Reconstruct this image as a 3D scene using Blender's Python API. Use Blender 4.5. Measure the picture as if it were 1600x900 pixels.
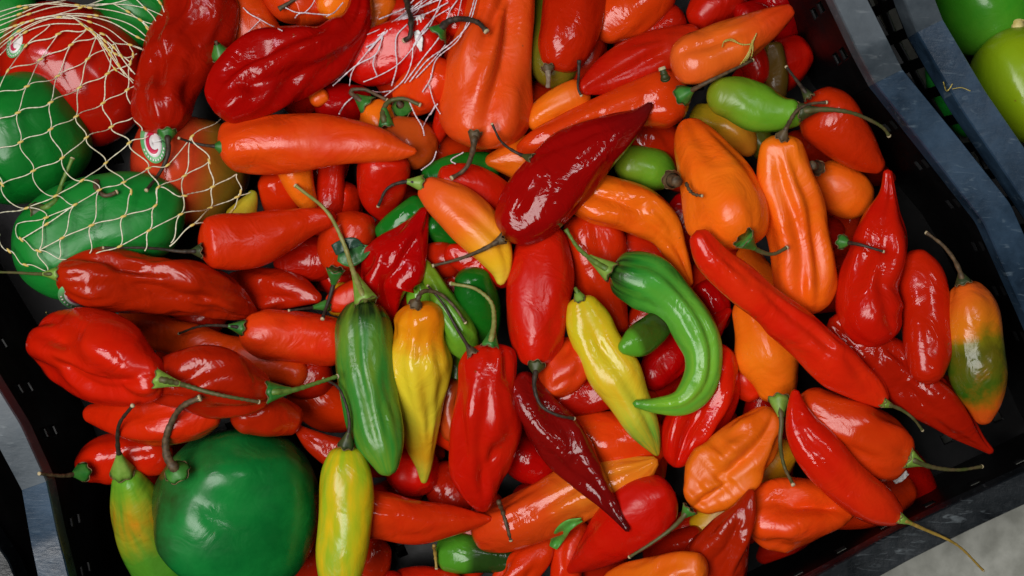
import bpy, math, random
import numpy as np
from mathutils import Vector

# ------------------------------------------------------------------ camera, world, lights, exposure
scene = bpy.context.scene
for o in list(bpy.data.objects):
    bpy.data.objects.remove(o)
COL = scene.collection
HC = 0.85                      # camera height above the middle level of the heap (m)
K = 0.0004                     # metres per photo pixel at that level

cam_data = bpy.data.cameras.new('camera')
cam_data.sensor_width = 36.0
cam_data.lens = 36.0 * HC / (1600 * K)
cam_data.clip_start = 0.02
cam_data.clip_end = 50
cam = bpy.data.objects.new('camera', cam_data)
cam.location = (0, 0, HC)
COL.objects.link(cam)
scene.camera = cam

world = bpy.data.worlds.new('World')
scene.world = world
world.use_nodes = True
bg = world.node_tree.nodes['Background']
bg.inputs[0].default_value = (0.80, 0.78, 0.76, 1)
bg.inputs[1].default_value = 0.02


def area_light(name, loc, target, sx, sy, power, color):
    d = bpy.data.lights.new(name, 'AREA')
    d.shape = 'RECTANGLE'
    d.size, d.size_y, d.energy, d.color = sx, sy, power, color
    o = bpy.data.objects.new(name, d)
    o.location = loc
    o.rotation_euler = (Vector(target) - Vector(loc)).to_track_quat('-Z', 'Y').to_euler()
    COL.objects.link(o)


# soft daylight under the market awning: one broad opening, one smaller one, a faintly pink far one
area_light('awning_opening', (-0.55, -0.12, 1.50), (-0.02, 0, 0), 0.92, 0.84, 23.5, (1.0, 0.98, 0.95))
area_light('roof_gap', (0.50, 0.45, 1.50), (0, 0, 0), 0.55, 0.10, 2.6, (0.97, 0.98, 1.0))
area_light('pink_awning_gap', (-0.70, 0.55, 1.30), (-0.2, 0.1, 0), 0.26, 0.08, 2.2, (1.0, 0.80, 0.94))

scene.view_settings.view_transform = 'Standard'
scene.view_settings.look = 'None'
scene.view_settings.exposure = 0.0
scene.view_settings.gamma = 1.0
scene.view_settings.use_curve_mapping = False
scene.render.engine = 'CYCLES'
scene.render.resolution_x = 1024
scene.render.resolution_y = 576

rng = np.random.default_rng(11)


# ------------------------------------------------------------------ helpers
def W(px, py, z):
    f = K * (HC - z) / HC
    return Vector(((px - 800) * f, -(py - 450) * f, z))


def lin(c):
    out = []
    for v in c:
        v = v / 255.0
        out.append(v / 12.92 if v <= 0.04045 else ((v + 0.055) / 1.055) ** 2.4)
    return tuple(out)


def link_mesh(name, verts, faces, mat=None, parent=None, smooth=True, uv=None):
    me = bpy.data.meshes.new(name)
    me.from_pydata([tuple(v) for v in verts], [], faces)
    if smooth:
        me.polygons.foreach_set('use_smooth', [True] * len(me.polygons))
    if uv is not None:
        lay = me.uv_layers.new(name='UVMap')
        li = np.zeros(len(me.loops), dtype=np.int32)
        me.loops.foreach_get('vertex_index', li)
        lay.data.foreach_set('uv', np.asarray(uv, dtype=np.float32)[li].ravel())
    me.update()
    if mat:
        me.materials.append(mat)
    o = bpy.data.objects.new(name, me)
    COL.objects.link(o)
    if parent:
        o.parent = parent
    return o


def tag(o, label=None, cat=None, group=None, kind=None):
    if label:
        o['label'] = label
    if cat:
        o['category'] = cat
    if group:
        o['group'] = group
    if kind:
        o['kind'] = kind
    return o


def empty(name, loc=(0, 0, 0)):
    o = bpy.data.objects.new(name, None)
    o.empty_display_size = 0.02
    o.location = loc
    COL.objects.link(o)
    return o


def catmull(P, n):
    """P (m,d) control rows -> n rows, even in arc length of the first two columns"""
    P = np.asarray(P, float)
    if len(P) == 2:
        P = np.array([P[0], (P[0] + P[1]) / 2, P[1]])
    m = len(P)
    seg = np.linalg.norm(np.diff(P[:, :2], axis=0), axis=1) + 1e-6
    t = np.concatenate([[0], np.cumsum(seg)])
    tan = np.zeros_like(P)                      # finite-difference tangents on non-uniform knots
    for i in range(m):
        if i == 0:
            tan[i] = (P[1] - P[0]) / seg[0]
        elif i == m - 1:
            tan[i] = (P[-1] - P[-2]) / seg[-1]
        else:
            a, b = seg[i - 1], seg[i]
            tan[i] = ((P[i] - P[i - 1]) / a * b + (P[i + 1] - P[i]) / b * a) / (a + b)
    T = np.linspace(0, t[-1], n)
    idx = np.clip(np.searchsorted(t, T, side='right') - 1, 0, m - 2)
    h = seg[idx]
    u = ((T - t[idx]) / h)[:, None]
    h = h[:, None]
    h00 = 2 * u ** 3 - 3 * u ** 2 + 1
    h10 = u ** 3 - 2 * u ** 2 + u
    h01 = -2 * u ** 3 + 3 * u ** 2
    h11 = u ** 3 - u ** 2
    return h00 * P[idx] + h10 * h * tan[idx] + h01 * P[idx + 1] + h11 * h * tan[idx + 1]


def tube(name, pts, radii, mat, parent=None, nth=8, wob=0.0, cap=True, seg=None, seed=0):
    """tube along world points with a radius at each"""
    P = np.array([list(p) for p in pts], float)
    R = np.asarray(radii, float)
    n = seg or max(6, 5 * (len(P) - 1) + 1)
    A = catmull3(P, R, n)
    C, R = A[:, :3], A[:, 3]
    if wob:
        r = np.random.default_rng(seed)
        k = np.arange(n)
        for j in range(3):
            R = R * (1 + wob * np.sin(k * r.uniform(.6, 2.6) + r.uniform(0, 6)))
    verts, faces = sweep(C, R, nth)
    return link_mesh(name, verts, faces, mat, parent)


def catmull3(P, R, n):
    A = np.column_stack([P, R])
    if len(A) == 2:
        A = np.array([A[0], (A[0] + A[1]) / 2, A[1]])
    seg = np.linalg.norm(np.diff(A[:, :3], axis=0), axis=1) + 1e-7
    t = np.concatenate([[0], np.cumsum(seg)])
    m = len(A)
    tan = np.zeros_like(A)
    for i in range(m):
        if i == 0:
            tan[i] = (A[1] - A[0]) / seg[0]
        elif i == m - 1:
            tan[i] = (A[-1] - A[-2]) / seg[-1]
        else:
            a, b = seg[i - 1], seg[i]
            tan[i] = ((A[i] - A[i - 1]) / a * b + (A[i + 1] - A[i]) / b * a) / (a + b)
    T = np.linspace(0, t[-1], n)
    idx = np.clip(np.searchsorted(t, T, side='right') - 1, 0, m - 2)
    h = seg[idx][:, None]
    u = (T - t[idx])[:, None] / h
    return ((2 * u ** 3 - 3 * u ** 2 + 1) * A[idx] + (u ** 3 - 2 * u ** 2 + u) * h * tan[idx]
            + (-2 * u ** 3 + 3 * u ** 2) * A[idx + 1] + (u ** 3 - u ** 2) * h * tan[idx + 1])


def frames(C):
    T = np.gradient(C, axis=0)
    T /= np.linalg.norm(T, axis=1)[:, None] + 1e-12
    ref = np.array([0, 0, 1.0])
    N = np.cross(ref, T)
    ln = np.linalg.norm(N, axis=1)
    for i in range(len(N)):
        if ln[i] < 0.12:
            N[i] = N[i - 1] if i else np.array([1.0, 0, 0])
    N -= (N * T).sum(1)[:, None] * T
    N /= np.linalg.norm(N, axis=1)[:, None] + 1e-12
    for i in range(1, len(N)):
        if (N[i] * N[i - 1]).sum() < 0:
            N[i] = -N[i]
    B = np.cross(T, N)
    return T, N, B


def sweep(C, R, nth, profile=None):
    T, N, B = frames(C)
    n = len(C)
    th = np.arange(nth) / nth * 2 * math.pi
    V = (C[:, None, :] + R[:, None, None] * (np.cos(th)[None, :, None] * N[:, None, :]
                                            + np.sin(th)[None, :, None] * B[:, None, :])).reshape(-1, 3)
    faces = []
    for i in range(n - 1):
        for j in range(nth):
            k = (j + 1) % nth
            faces.append((i * nth + j, i * nth + k, (i + 1) * nth + k, (i + 1) * nth + j))
    V = np.vstack([V, C[:1], C[-1:]])
    a, b = n * nth, n * nth + 1
    for j in range(nth):
        k = (j + 1) % nth
        faces.append((a, k, j))
        faces.append((b, (n - 1) * nth + j, (n - 1) * nth + k))
    return V, faces


# ------------------------------------------------------------------ materials
def new_mat(name):
    m = bpy.data.materials.new(name)
    m.use_nodes = True
    nt = m.node_tree
    return m, nt, nt.nodes['Principled BSDF']


def node(nt, kind, **kw):
    n = nt.nodes.new(kind)
    for k, v in kw.items():
        if isinstance(v, tuple) and len(v) == 2 and v[0] == 'in':
            pass
        setattr(n, k, v)
    return n


def skin_mat(name, ramp, alt, altamt=0.5, rough=0.24, bump=0.25, streak=0.0, altscale=16.0, dist=0.24):
    """waxy pepper skin: colour ramp from stem to tip (UV v), mottled with a second colour"""
    m, nt, b = new_mat(name)
    L = nt.links.new
    uv = node(nt, 'ShaderNodeUVMap')
    uv.uv_map = 'UVMap'
    sep = node(nt, 'ShaderNodeSeparateXYZ')
    L(uv.outputs[0], sep.inputs[0])
    tc = node(nt, 'ShaderNodeTexCoord')
    oi = node(nt, 'ShaderNodeObjectInfo')
    off = node(nt, 'ShaderNodeVectorMath', operation='MULTIPLY_ADD')
    L(oi.outputs['Random'], off.inputs[0])
    off.inputs[1].default_value = (7.3, 3.1, 5.7)
    L(tc.outputs['Object'], off.inputs[2])
    n1 = node(nt, 'ShaderNodeTexNoise')
    n1.inputs['Scale'].default_value = altscale
    n1.inputs['Detail'].default_value = 7
    n1.inputs['Roughness'].default_value = .62
    L(off.outputs[0], n1.inputs['Vector'])
    # v distorted by the noise
    ma = node(nt, 'ShaderNodeMath', operation='MULTIPLY_ADD')
    L(n1.outputs[0], ma.inputs[0])
    ma.inputs[1].default_value = dist
    L(sep.outputs[1], ma.inputs[2])
    sb = node(nt, 'ShaderNodeMath', operation='SUBTRACT')
    L(ma.outputs[0], sb.inputs[0])
    sb.inputs[1].default_value = dist / 2
    cr = node(nt, 'ShaderNodeValToRGB')
    el = cr.color_ramp.elements
    while len(el) > 1:
        el.remove(el[-1])
    for i, (p, c) in enumerate(ramp):
        e = el[0] if i == 0 else el.new(p)
        e.position = p
        e.color = (*lin(c), 1)
    L(sb.outputs[0], cr.inputs[0])
    # mottling with the other colour, streaked along the fruit when asked
    n2 = node(nt, 'ShaderNodeTexNoise')
    n2.inputs['Scale'].default_value = 3.2
    n2.inputs['Detail'].default_value = 3
    cmb = node(nt, 'ShaderNodeVectorMath', operation='MULTIPLY_ADD')
    L(uv.outputs[0], cmb.inputs[0])
    cmb.inputs[1].default_value = (2.2, 0.8 if streak else 1.6, 1)
    ov = node(nt, 'ShaderNodeVectorMath', operation='SCALE')
    L(oi.outputs['Random'], ov.inputs[0])
    ov.inputs['Scale'].default_value = 31
    L(ov.outputs[0], cmb.inputs[2])
    L(cmb.outputs[0], n2.inputs['Vector'])
    mr = node(nt, 'ShaderNodeMapRange')
    mr.inputs[1].default_value = 0.38
    mr.inputs[2].default_value = 0.68
    mr.inputs[4].default_value = altamt
    L(n1.outputs[0] if not streak else n2.outputs[0], mr.inputs[0])
    mx = node(nt, 'ShaderNodeMix', data_type='RGBA')
    L(mr.outputs[0], mx.inputs[0])
    L(cr.outputs[0], mx.inputs[6])
    mx.inputs[7].default_value = (*lin(alt), 1)
    # each fruit a little lighter, darker, redder than the next
    hs = node(nt, 'ShaderNodeHueSaturation')
    mh = node(nt, 'ShaderNodeMapRange')
    mh.inputs[3].default_value = 0.4985
    mh.inputs[4].default_value = 0.5055
    L(oi.outputs['Random'], mh.inputs[0])
    L(mh.outputs[0], hs.inputs['Hue'])
    mv = node(nt, 'ShaderNodeMapRange')
    mv.inputs[3].default_value = 0.80
    mv.inputs[4].default_value = 1.06
    fr = node(nt, 'ShaderNodeMath', operation='FRACT')
    fm = node(nt, 'ShaderNodeMath', operation='MULTIPLY')
    L(oi.outputs['Random'], fm.inputs[0])
    fm.inputs[1].default_value = 17.3
    L(fm.outputs[0], fr.inputs[0])
    L(fr.outputs[0], mv.inputs[0])
    L(mv.outputs[0], hs.inputs['Value'])
    L(mx.outputs[2], hs.inputs['Color'])
    # small corky specks
    sp = node(nt, 'ShaderNodeTexVoronoi')
    sp.inputs['Scale'].default_value = 75
    L(off.outputs[0], sp.inputs['Vector'])
    sm = node(nt, 'ShaderNodeMapRange')
    sm.inputs[1].default_value = 0.045
    sm.inputs[2].default_value = 0.075
    sm.inputs[3].default_value = 1
    sm.inputs[4].default_value = 0
    L(sp.outputs['Distance'], sm.inputs[0])
    n4 = node(nt, 'ShaderNodeTexNoise')
    n4.inputs['Scale'].default_value = 30
    L(off.outputs[0], n4.inputs['Vector'])
    gt = node(nt, 'ShaderNodeMath', operation='GREATER_THAN')
    gt.inputs[1].default_value = 0.60
    L(n4.outputs[0], gt.inputs[0])
    mm = node(nt, 'ShaderNodeMath', operation='MULTIPLY')
    L(sm.outputs[0], mm.inputs[0])
    L(gt.outputs[0], mm.inputs[1])
    ms = node(nt, 'ShaderNodeMath', operation='MULTIPLY')
    L(mm.outputs[0], ms.inputs[0])
    ms.inputs[1].default_value = 0.55
    mx2 = node(nt, 'ShaderNodeMix', data_type='RGBA')
    L(ms.outputs[0], mx2.inputs[0])
    L(hs.outputs[0], mx2.inputs[6])
    mx2.inputs[7].default_value = (*lin((120, 70, 35)), 1)
    L(mx2.outputs[2], b.inputs['Base Color'])
    # gloss
    n3 = node(nt, 'ShaderNodeTexNoise')
    n3.inputs['Scale'].default_value = 45
    n3.inputs['Detail'].default_value = 5
    L(off.outputs[0], n3.inputs['Vector'])
    rr = node(nt, 'ShaderNodeMapRange')
    rr.inputs[1].default_value = 0.3
    rr.inputs[2].default_value = 0.7
    rr.inputs[3].default_value = rough * 0.38
    rr.inputs[4].default_value = rough * 0.95
    L(n3.outputs[0], rr.inputs[0])
    rv = node(nt, 'ShaderNodeMapRange')
    rv.inputs[3].default_value = .75
    rv.inputs[4].default_value = 1.75
    fr2 = node(nt, 'ShaderNodeMath', operation='FRACT')
    fm2 = node(nt, 'ShaderNodeMath', operation='MULTIPLY')
    L(oi.outputs['Random'], fm2.inputs[0])
    fm2.inputs[1].default_value = 41.7
    L(fm2.outputs[0], fr2.inputs[0])
    L(fr2.outputs[0], rv.inputs[0])
    rm_ = node(nt, 'ShaderNodeMath', operation='MULTIPLY')
    L(rr.outputs[0], rm_.inputs[0])
    L(rv.outputs[0], rm_.inputs[1])
    L(rm_.outputs[0], b.inputs['Roughness'])
    b.inputs['IOR'].default_value = 1.41
    # fine uneven skin
    nb = node(nt, 'ShaderNodeTexNoise')
    nb.inputs['Scale'].default_value = 120
    nb.inputs['Detail'].default_value = 4
    nb.inputs['Distortion'].default_value = 0.6
    L(off.outputs[0], nb.inputs['Vector'])
    nc = node(nt, 'ShaderNodeTexNoise')
    nc.inputs['Scale'].default_value = 48
    nc.inputs['Detail'].default_value = 3
    nc.inputs['Distortion'].default_value = 1.0
    L(off.outputs[0], nc.inputs['Vector'])
    bp0 = node(nt, 'ShaderNodeBump')
    bp0.inputs['Strength'].default_value = bump * .95
    bp0.inputs['Distance'].default_value = 0.006
    L(nc.outputs[0], bp0.inputs['Height'])
    bp = node(nt, 'ShaderNodeBump')
    bp.inputs['Strength'].default_value = bump * .55
    bp.inputs['Distance'].default_value = 0.0016
    L(nb.outputs[0], bp.inputs['Height'])
    L(bp0.outputs[0], bp.inputs['Normal'])
    L(bp.outputs[0], b.inputs['Normal'])
    return m


SK = {
    'greenfruit': skin_mat('green_fruit_skin', [(0, (44, 136, 26)), (1, (60, 146, 28))], (104, 164, 40), .8, .4, .14, altscale=10),
    'big_ored': skin_mat('flame_red_skin', [(0, (216, 46, 14)), (.5, (220, 56, 16)), (1, (210, 38, 10))], (228, 78, 26), .7, .28, .3),
    'scarlet': skin_mat('scarlet_skin', [(0, (214, 44, 10)), (.6, (208, 30, 7)), (1, (202, 24, 6))], (222, 62, 14), .6, .24, .28),
    'red': skin_mat('red_skin', [(0, (206, 24, 5)), (1, (198, 17, 4))], (212, 40, 8), .6, .24, .28),
    'deep': skin_mat('deep_red_skin', [(0, (176, 11, 4)), (1, (166, 8, 4))], (190, 20, 5), .6, .18, .36),
    'blood': skin_mat('dark_glossy_skin', [(0, (164, 12, 5)), (.7, (146, 10, 6)), (.92, (96, 12, 12)), (1, (52, 18, 18))],
                      (136, 8, 6), .6, .17, .36),
    'maroon': skin_mat('maroon_skin', [(0, (128, 10, 8)), (.8, (108, 9, 10)), (1, (60, 12, 14))], (138, 12, 8), .6, .15, .45),
    'ored': skin_mat('orange_red_skin', [(0, (224, 54, 12)), (1, (216, 40, 8))], (232, 82, 14), .7, .28, .3),
    'orange': skin_mat('orange_skin', [(0, (236, 90, 14)), (1, (234, 78, 12))], (244, 124, 20), .7, .30, .28),
    'bright': skin_mat('bright_orange_skin', [(0, (244, 112, 16)), (.5, (246, 120, 20)), (1, (236, 92, 13))],
                       (238, 82, 12), .7, .34, .3),
    'orange_red_tip': skin_mat('orange_to_red_skin', [(0, (230, 92, 34)), (.45, (232, 96, 26)), (.8, (218, 50, 18)), (1, (206, 34, 14))],
                               (222, 66, 22), .6, .3, .28),
    'red_orange_tip': skin_mat('red_to_orange_skin', [(0, (206, 32, 14)), (.4, (216, 60, 18)), (.6, (226, 112, 30)), (1, (234, 140, 32))],
                               (214, 56, 16), .5, .26, .3, streak=1),
    'orange_yellow_tip': skin_mat('orange_to_yellow_skin', [(0, (222, 66, 26)), (.45, (232, 100, 24)), (.65, (236, 152, 28)), (.85, (232, 186, 34)), (1, (212, 196, 60))],
                                  (228, 96, 26), .35, .28, .22),
    'amber': skin_mat('amber_skin', [(0, (244, 126, 14)), (.2, (244, 140, 16)), (.29, (238, 204, 44)), (.64, (230, 214, 54)), (.8, (238, 176, 34)), (.92, (214, 200, 60)), (1, (160, 188, 56))],
                      (238, 168, 24), .35, .26, .25, streak=1, dist=.34, altscale=30),
    'yellow_green_tip': skin_mat('yellow_to_green_skin', [(0, (190, 178, 24)), (.25, (214, 196, 34)), (.5, (220, 194, 44)), (.72, (186, 196, 54)), (.9, (100, 158, 48)), (1, (50, 110, 36))],
                                 (234, 172, 28), .7, .26, .25, streak=1),
    'lime': skin_mat('lime_yellow_skin', [(0, (158, 184, 32)), (.5, (166, 184, 30)), (1, (140, 174, 36))], (236, 184, 18), .8, .24, .22, streak=1),
    'green': skin_mat('green_skin', [(0, (26, 30, 16)), (.09, (32, 50, 20)), (.22, (62, 128, 46)), (1, (54, 134, 44))], (112, 146, 38), .75, .25, .25, streak=1),
    'fresh': skin_mat('fresh_green_skin', [(0, (34, 40, 18)), (.055, (36, 60, 22)), (.10, (38, 116, 34)), (.2, (78, 166, 56)), (.6, (128, 186, 54)), (.85, (140, 192, 44)), (1, (60, 128, 40))],
                      (92, 166, 52), .8, .28, .25, streak=1),
    'leafgreen': skin_mat('leaf_green_skin', [(0, (92, 158, 36)), (.5, (100, 156, 34)), (1, (120, 130, 24))], (128, 168, 40), .7, .3, .2),
    'darkgreen': skin_mat('dark_green_skin', [(0, (16, 98, 22)), (1, (20, 108, 22))], (36, 124, 26), .7, .25, .2),
    'bell': skin_mat('bell_green_skin', [(0, (14, 122, 36)), (1, (14, 126, 34))], (34, 142, 46), .8, .42, .16, altscale=7),
    'bell_tinged': skin_mat('bell_tinged_skin', [(0, (52, 52, 24)), (.10, (34, 84, 34)), (.2, (10, 104, 40)), (1, (8, 98, 32))], (30, 148, 58), .95, .44, .16, altscale=11),
    'bell_red': skin_mat('bell_red_skin', [(0, (184, 18, 8)), (1, (190, 20, 8))], (204, 32, 12), .6, .26, .06, altscale=7),
    'turning': skin_mat('turning_red_skin', [(0, (226, 64, 34)), (.42, (220, 76, 36)), (.58, (150, 108, 30)), (.74, (96, 106, 26)), (1, (70, 92, 24))], (190, 76, 34), .25, .28, .06, altscale=6),
    'olive': skin_mat('olive_skin', [(0, (84, 96, 22)), (.5, (104, 104, 20)), (1, (120, 96, 20))], (70, 84, 20), .7, .3, .2),
    'olive_orange': skin_mat('olive_to_orange_skin', [(0, (150, 150, 26)), (.35, (200, 160, 28)), (.6, (236, 160, 40)), (1, (236, 136, 36))], (214, 160, 32), .4, .3, .2),
    'patched': skin_mat('orange_green_patch_skin', [(0, (220, 96, 26)), (.34, (212, 120, 20)), (.45, (96, 106, 14)), (.56, (22, 80, 14)), (.70, (40, 86, 14)), (.80, (140, 92, 14)), (.88, (192, 84, 16)), (1, (208, 70, 20))],
                        (196, 96, 20), .18, .3, .3, dist=.62, altscale=24),
    'yellow': skin_mat('yellow_skin', [(0, (226, 176, 24)), (1, (220, 160, 26))], (232, 150, 22), .6, .32, .2),
    'yellowtip': skin_mat('yellow_green_point_skin', [(0, (214, 180, 44)), (.6, (206, 180, 44)), (1, (130, 156, 36))], (214, 190, 60), .5, .3, .2),
    'bronze': skin_mat('bronze_skin', [(0, (168, 60, 18)), (1, (186, 66, 18))], (200, 80, 20), .6, .25, .15),
    'brownolive': skin_mat('brown_olive_skin', [(0, (110, 80, 24)), (1, (104, 58, 24))], (120, 96, 30), .6, .35, .25),
    'turn_orange': skin_mat('green_turning_orange_skin', [(0, (104, 162, 40)), (.10, (140, 166, 34)), (.24, (204, 134, 20)), (.36, (160, 150, 26)), (.48, (84, 140, 34)), (1, (46, 128, 32))],
                            (84, 150, 36), .75, .3, .3, streak=1, dist=.4),
    'limefruit': skin_mat('lime_fruit_skin', [(0, (140, 176, 20)), (.5, (150, 180, 20)), (1, (70, 140, 22))], (170, 186, 24), .6, .34, .12, altscale=7),
    'blackgreen': skin_mat('black_stained_green_skin', [(0, (86, 152, 36)), (.38, (84, 148, 36)), (.5, (34, 40, 20)), (1, (26, 18, 20))], (70, 140, 34), .25, .2, .25),
    'greenblack': skin_mat('green_with_dark_top_skin', [(0, (90, 160, 40)), (.24, (86, 156, 38)), (.34, (54, 62, 18)), (1, (36, 30, 14))], (84, 150, 36), .4, .25, .25),
}


def plain_mat(name, c, c2=None, rough=0.5, scale=60, bump=0.3, dist=0.001, spec=0.5, stretch=None):
    m, nt, b = new_mat(name)
    L = nt.links.new
    tc = node(nt, 'ShaderNodeTexCoord')
    mp = node(nt, 'ShaderNodeMapping')
    L(tc.outputs['Object'], mp.inputs[0])
    if stretch:
        mp.inputs['Scale'].default_value = stretch
    n = node(nt, 'ShaderNodeTexNoise')
    n.inputs['Scale'].default_value = scale
    n.inputs['Detail'].default_value = 6
    L(mp.outputs[0], n.inputs['Vector'])
    cr = node(nt, 'ShaderNodeValToRGB')
    cr.color_ramp.elements[0].position = 0.35
    cr.color_ramp.elements[1].position = 0.65
    cr.color_ramp.elements[0].color = (*lin(c), 1)
    cr.color_ramp.elements[1].color = (*lin(c2 or c), 1)
    L(n.outputs[0], cr.inputs[0])
    L(cr.outputs[0], b.inputs['Base Color'])
    b.inputs['Roughness'].default_value = rough
    b.inputs['Specular IOR Level'].default_value = spec
    bp = node(nt, 'ShaderNodeBump')
    bp.inputs['Strength'].default_value = bump
    bp.inputs['Distance'].default_value = dist
    L(n.outputs[0], bp.inputs['Height'])
    L(bp.outputs[0], b.inputs['Normal'])
    return m


M_STEM = {
    'brown': plain_mat('dry_stem', (58, 46, 30), (98, 78, 52), .6, 300, .5),
    'dark': plain_mat('dark_stem', (34, 26, 20), (62, 50, 36), .6, 300, .5),
    'green': plain_mat('green_stem', (70, 104, 36), (104, 134, 52), .5, 250, .4),
    'pale': plain_mat('pale_stem', (120, 130, 60), (150, 146, 84), .5, 250, .4),
    'mixed': plain_mat('half_dry_stem', (74, 84, 36), (96, 84, 54), .55, 120, .4),
    'tan': plain_mat('tan_stem', (150, 124, 48), (172, 140, 66), .5, 250, .4),
    'grey': plain_mat('torn_stem', (112, 98, 82), (146, 132, 112), .7, 400, .7),
}
M_CALYX = {
    'green': plain_mat('green_calyx', (34, 104, 36), (66, 130, 48), .4, 140, .3),
    'lime': plain_mat('pale_calyx', (104, 146, 48), (134, 168, 70), .45, 140, .3),
    'dark': plain_mat('dark_calyx', (38, 52, 22), (66, 74, 34), .5, 160, .4),
    'brown': plain_mat('brown_calyx', (72, 56, 36), (96, 80, 50), .6, 200, .5),
}
M_CUT = plain_mat('cut_stem_end', (176, 160, 120), (200, 186, 150), .7, 300, .4)
M_RIMTORN = plain_mat('torn_calyx_edge', (92, 70, 44), (130, 104, 68), .7, 300, .4)

# ------------------------------------------------------------------ the heap: a height map of what lies where
GS = 4.0
GX0, GY0, GX1, GY1 = -260, -220, 1860, 1120
NX, NY = int((GX1 - GX0) / GS), int((GY1 - GY0) / GS)
FLOOR = -0.090
H = np.full((NY, NX), FLOOR)
GXX = GX0 + (np.arange(NX) + .5) * GS
GYY = GY0 + (np.arange(NY) + .5) * GS


def height(px, py, A=None):
    A = H if A is None else A
    fx = min(max((px - GX0) / GS - .5, 0), NX - 1.001)
    fy = min(max((py - GY0) / GS - .5, 0), NY - 1.001)
    i, j = int(fx), int(fy)
    u, v = fx - i, fy - j
    return ((A[j, i] * (1 - u) + A[j, i + 1] * u) * (1 - v) + (A[j + 1, i] * (1 - u) + A[j + 1, i + 1] * u) * v)


def windows(S):
    for x, y, r in S:
        i0, i1 = int((x - r - GX0) / GS), int((x + r - GX0) / GS) + 1
        j0, j1 = int((y - r - GY0) / GS), int((y + r - GY0) / GS) + 1
        i0, j0, i1, j1 = max(i0, 0), max(j0, 0), min(i1, NX), min(j1, NY)
        if i1 <= i0 or j1 <= j0:
            yield None
            continue
        d2 = (GXX[None, i0:i1] - x) ** 2 + (GYY[j0:j1, None] - y) ** 2
        yield (slice(j0, j1), slice(i0, i1), d2)


def profile(pts, n):
    """spine + radius with rounded ends"""
    A = catmull(pts, n)
    A[:, 2] = np.maximum(A[:, 2], 1.5)
    d = np.concatenate([[0], np.cumsum(np.linalg.norm(np.diff(A[:, :2], axis=0), axis=1))])
    Ltot = d[-1]
    c0, c1 = max(pts[0][2] * 0.55, 2), max(pts[-1][2] * 0.8, 2)
    for c, dist in ((c0, d), (c1, Ltot - d)):
        t = np.clip(dist / c, 0, 1)
        A[:, 2] *= np.sqrt(np.clip(1 - (1 - t) ** 2, 0.0004, 1))
    return A, d / Ltot, Ltot


FLAT = 0.90
ALLOW = 0.62


def settle(pts, low=None):
    """lowest straight (slightly bent) lie of a fruit on everything under it"""
    S, t, Ltot = profile(pts, 36)
    need = np.full(len(S), FLOOR)
    for i, w in enumerate(windows(S)):
        r = S[i, 2]
        need[i] = max(FLOOR + r * K * 0.6, -1 if low is None else low)
        if w is None:
            continue
        h = H[w[0], w[1]]
        d2 = w[2]
        half = FLAT * K * np.sqrt(np.clip(r * r - d2, 0, None))
        m1 = d2 < (0.93 * r) ** 2
        if m1.any():
            need[i] = max(need[i], (h - 0.9 * half)[m1].max() + 0.0006)
        m2 = d2 < (0.7 * r) ** 2
        if m2.any():
            need[i] = max(need[i], (h + half - ALLOW * 2 * r * K)[m2].max())
    best = None
    rmax = max(p[2] for p in pts) * K
    for q in (-0.25 * rmax, 0, 0.25 * rmax, 0.5 * rmax):
        bend = q * 4 * t * (1 - t)
        for bb in np.linspace(-1, 1, 61):
            b = bb * 0.55 * Ltot * K
            a = (need - b * t - bend).max()
            cost = a + b / 2 + q * .66 + 0.12 * abs(b) + 0.25 * abs(q)
            if best is None or cost < best[0]:
                best = (cost, a, b, q)
    _, a, b, q = best
    return lambda tt: a + b * tt + q * 4 * tt * (1 - tt)


def stamp(pts, zf):
    S, t, _ = profile(pts, 60)
    for i, w in enumerate(windows(S)):
        if w is None:
            continue
        r = S[i, 2]
        m = w[2] < r * r
        top = zf(t[i]) + FLAT * K * np.sqrt(np.clip(r * r - w[2], 0, None))
        h = H[w[0], w[1]]
        h[m] = np.maximum(h[m], top[m])


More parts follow.
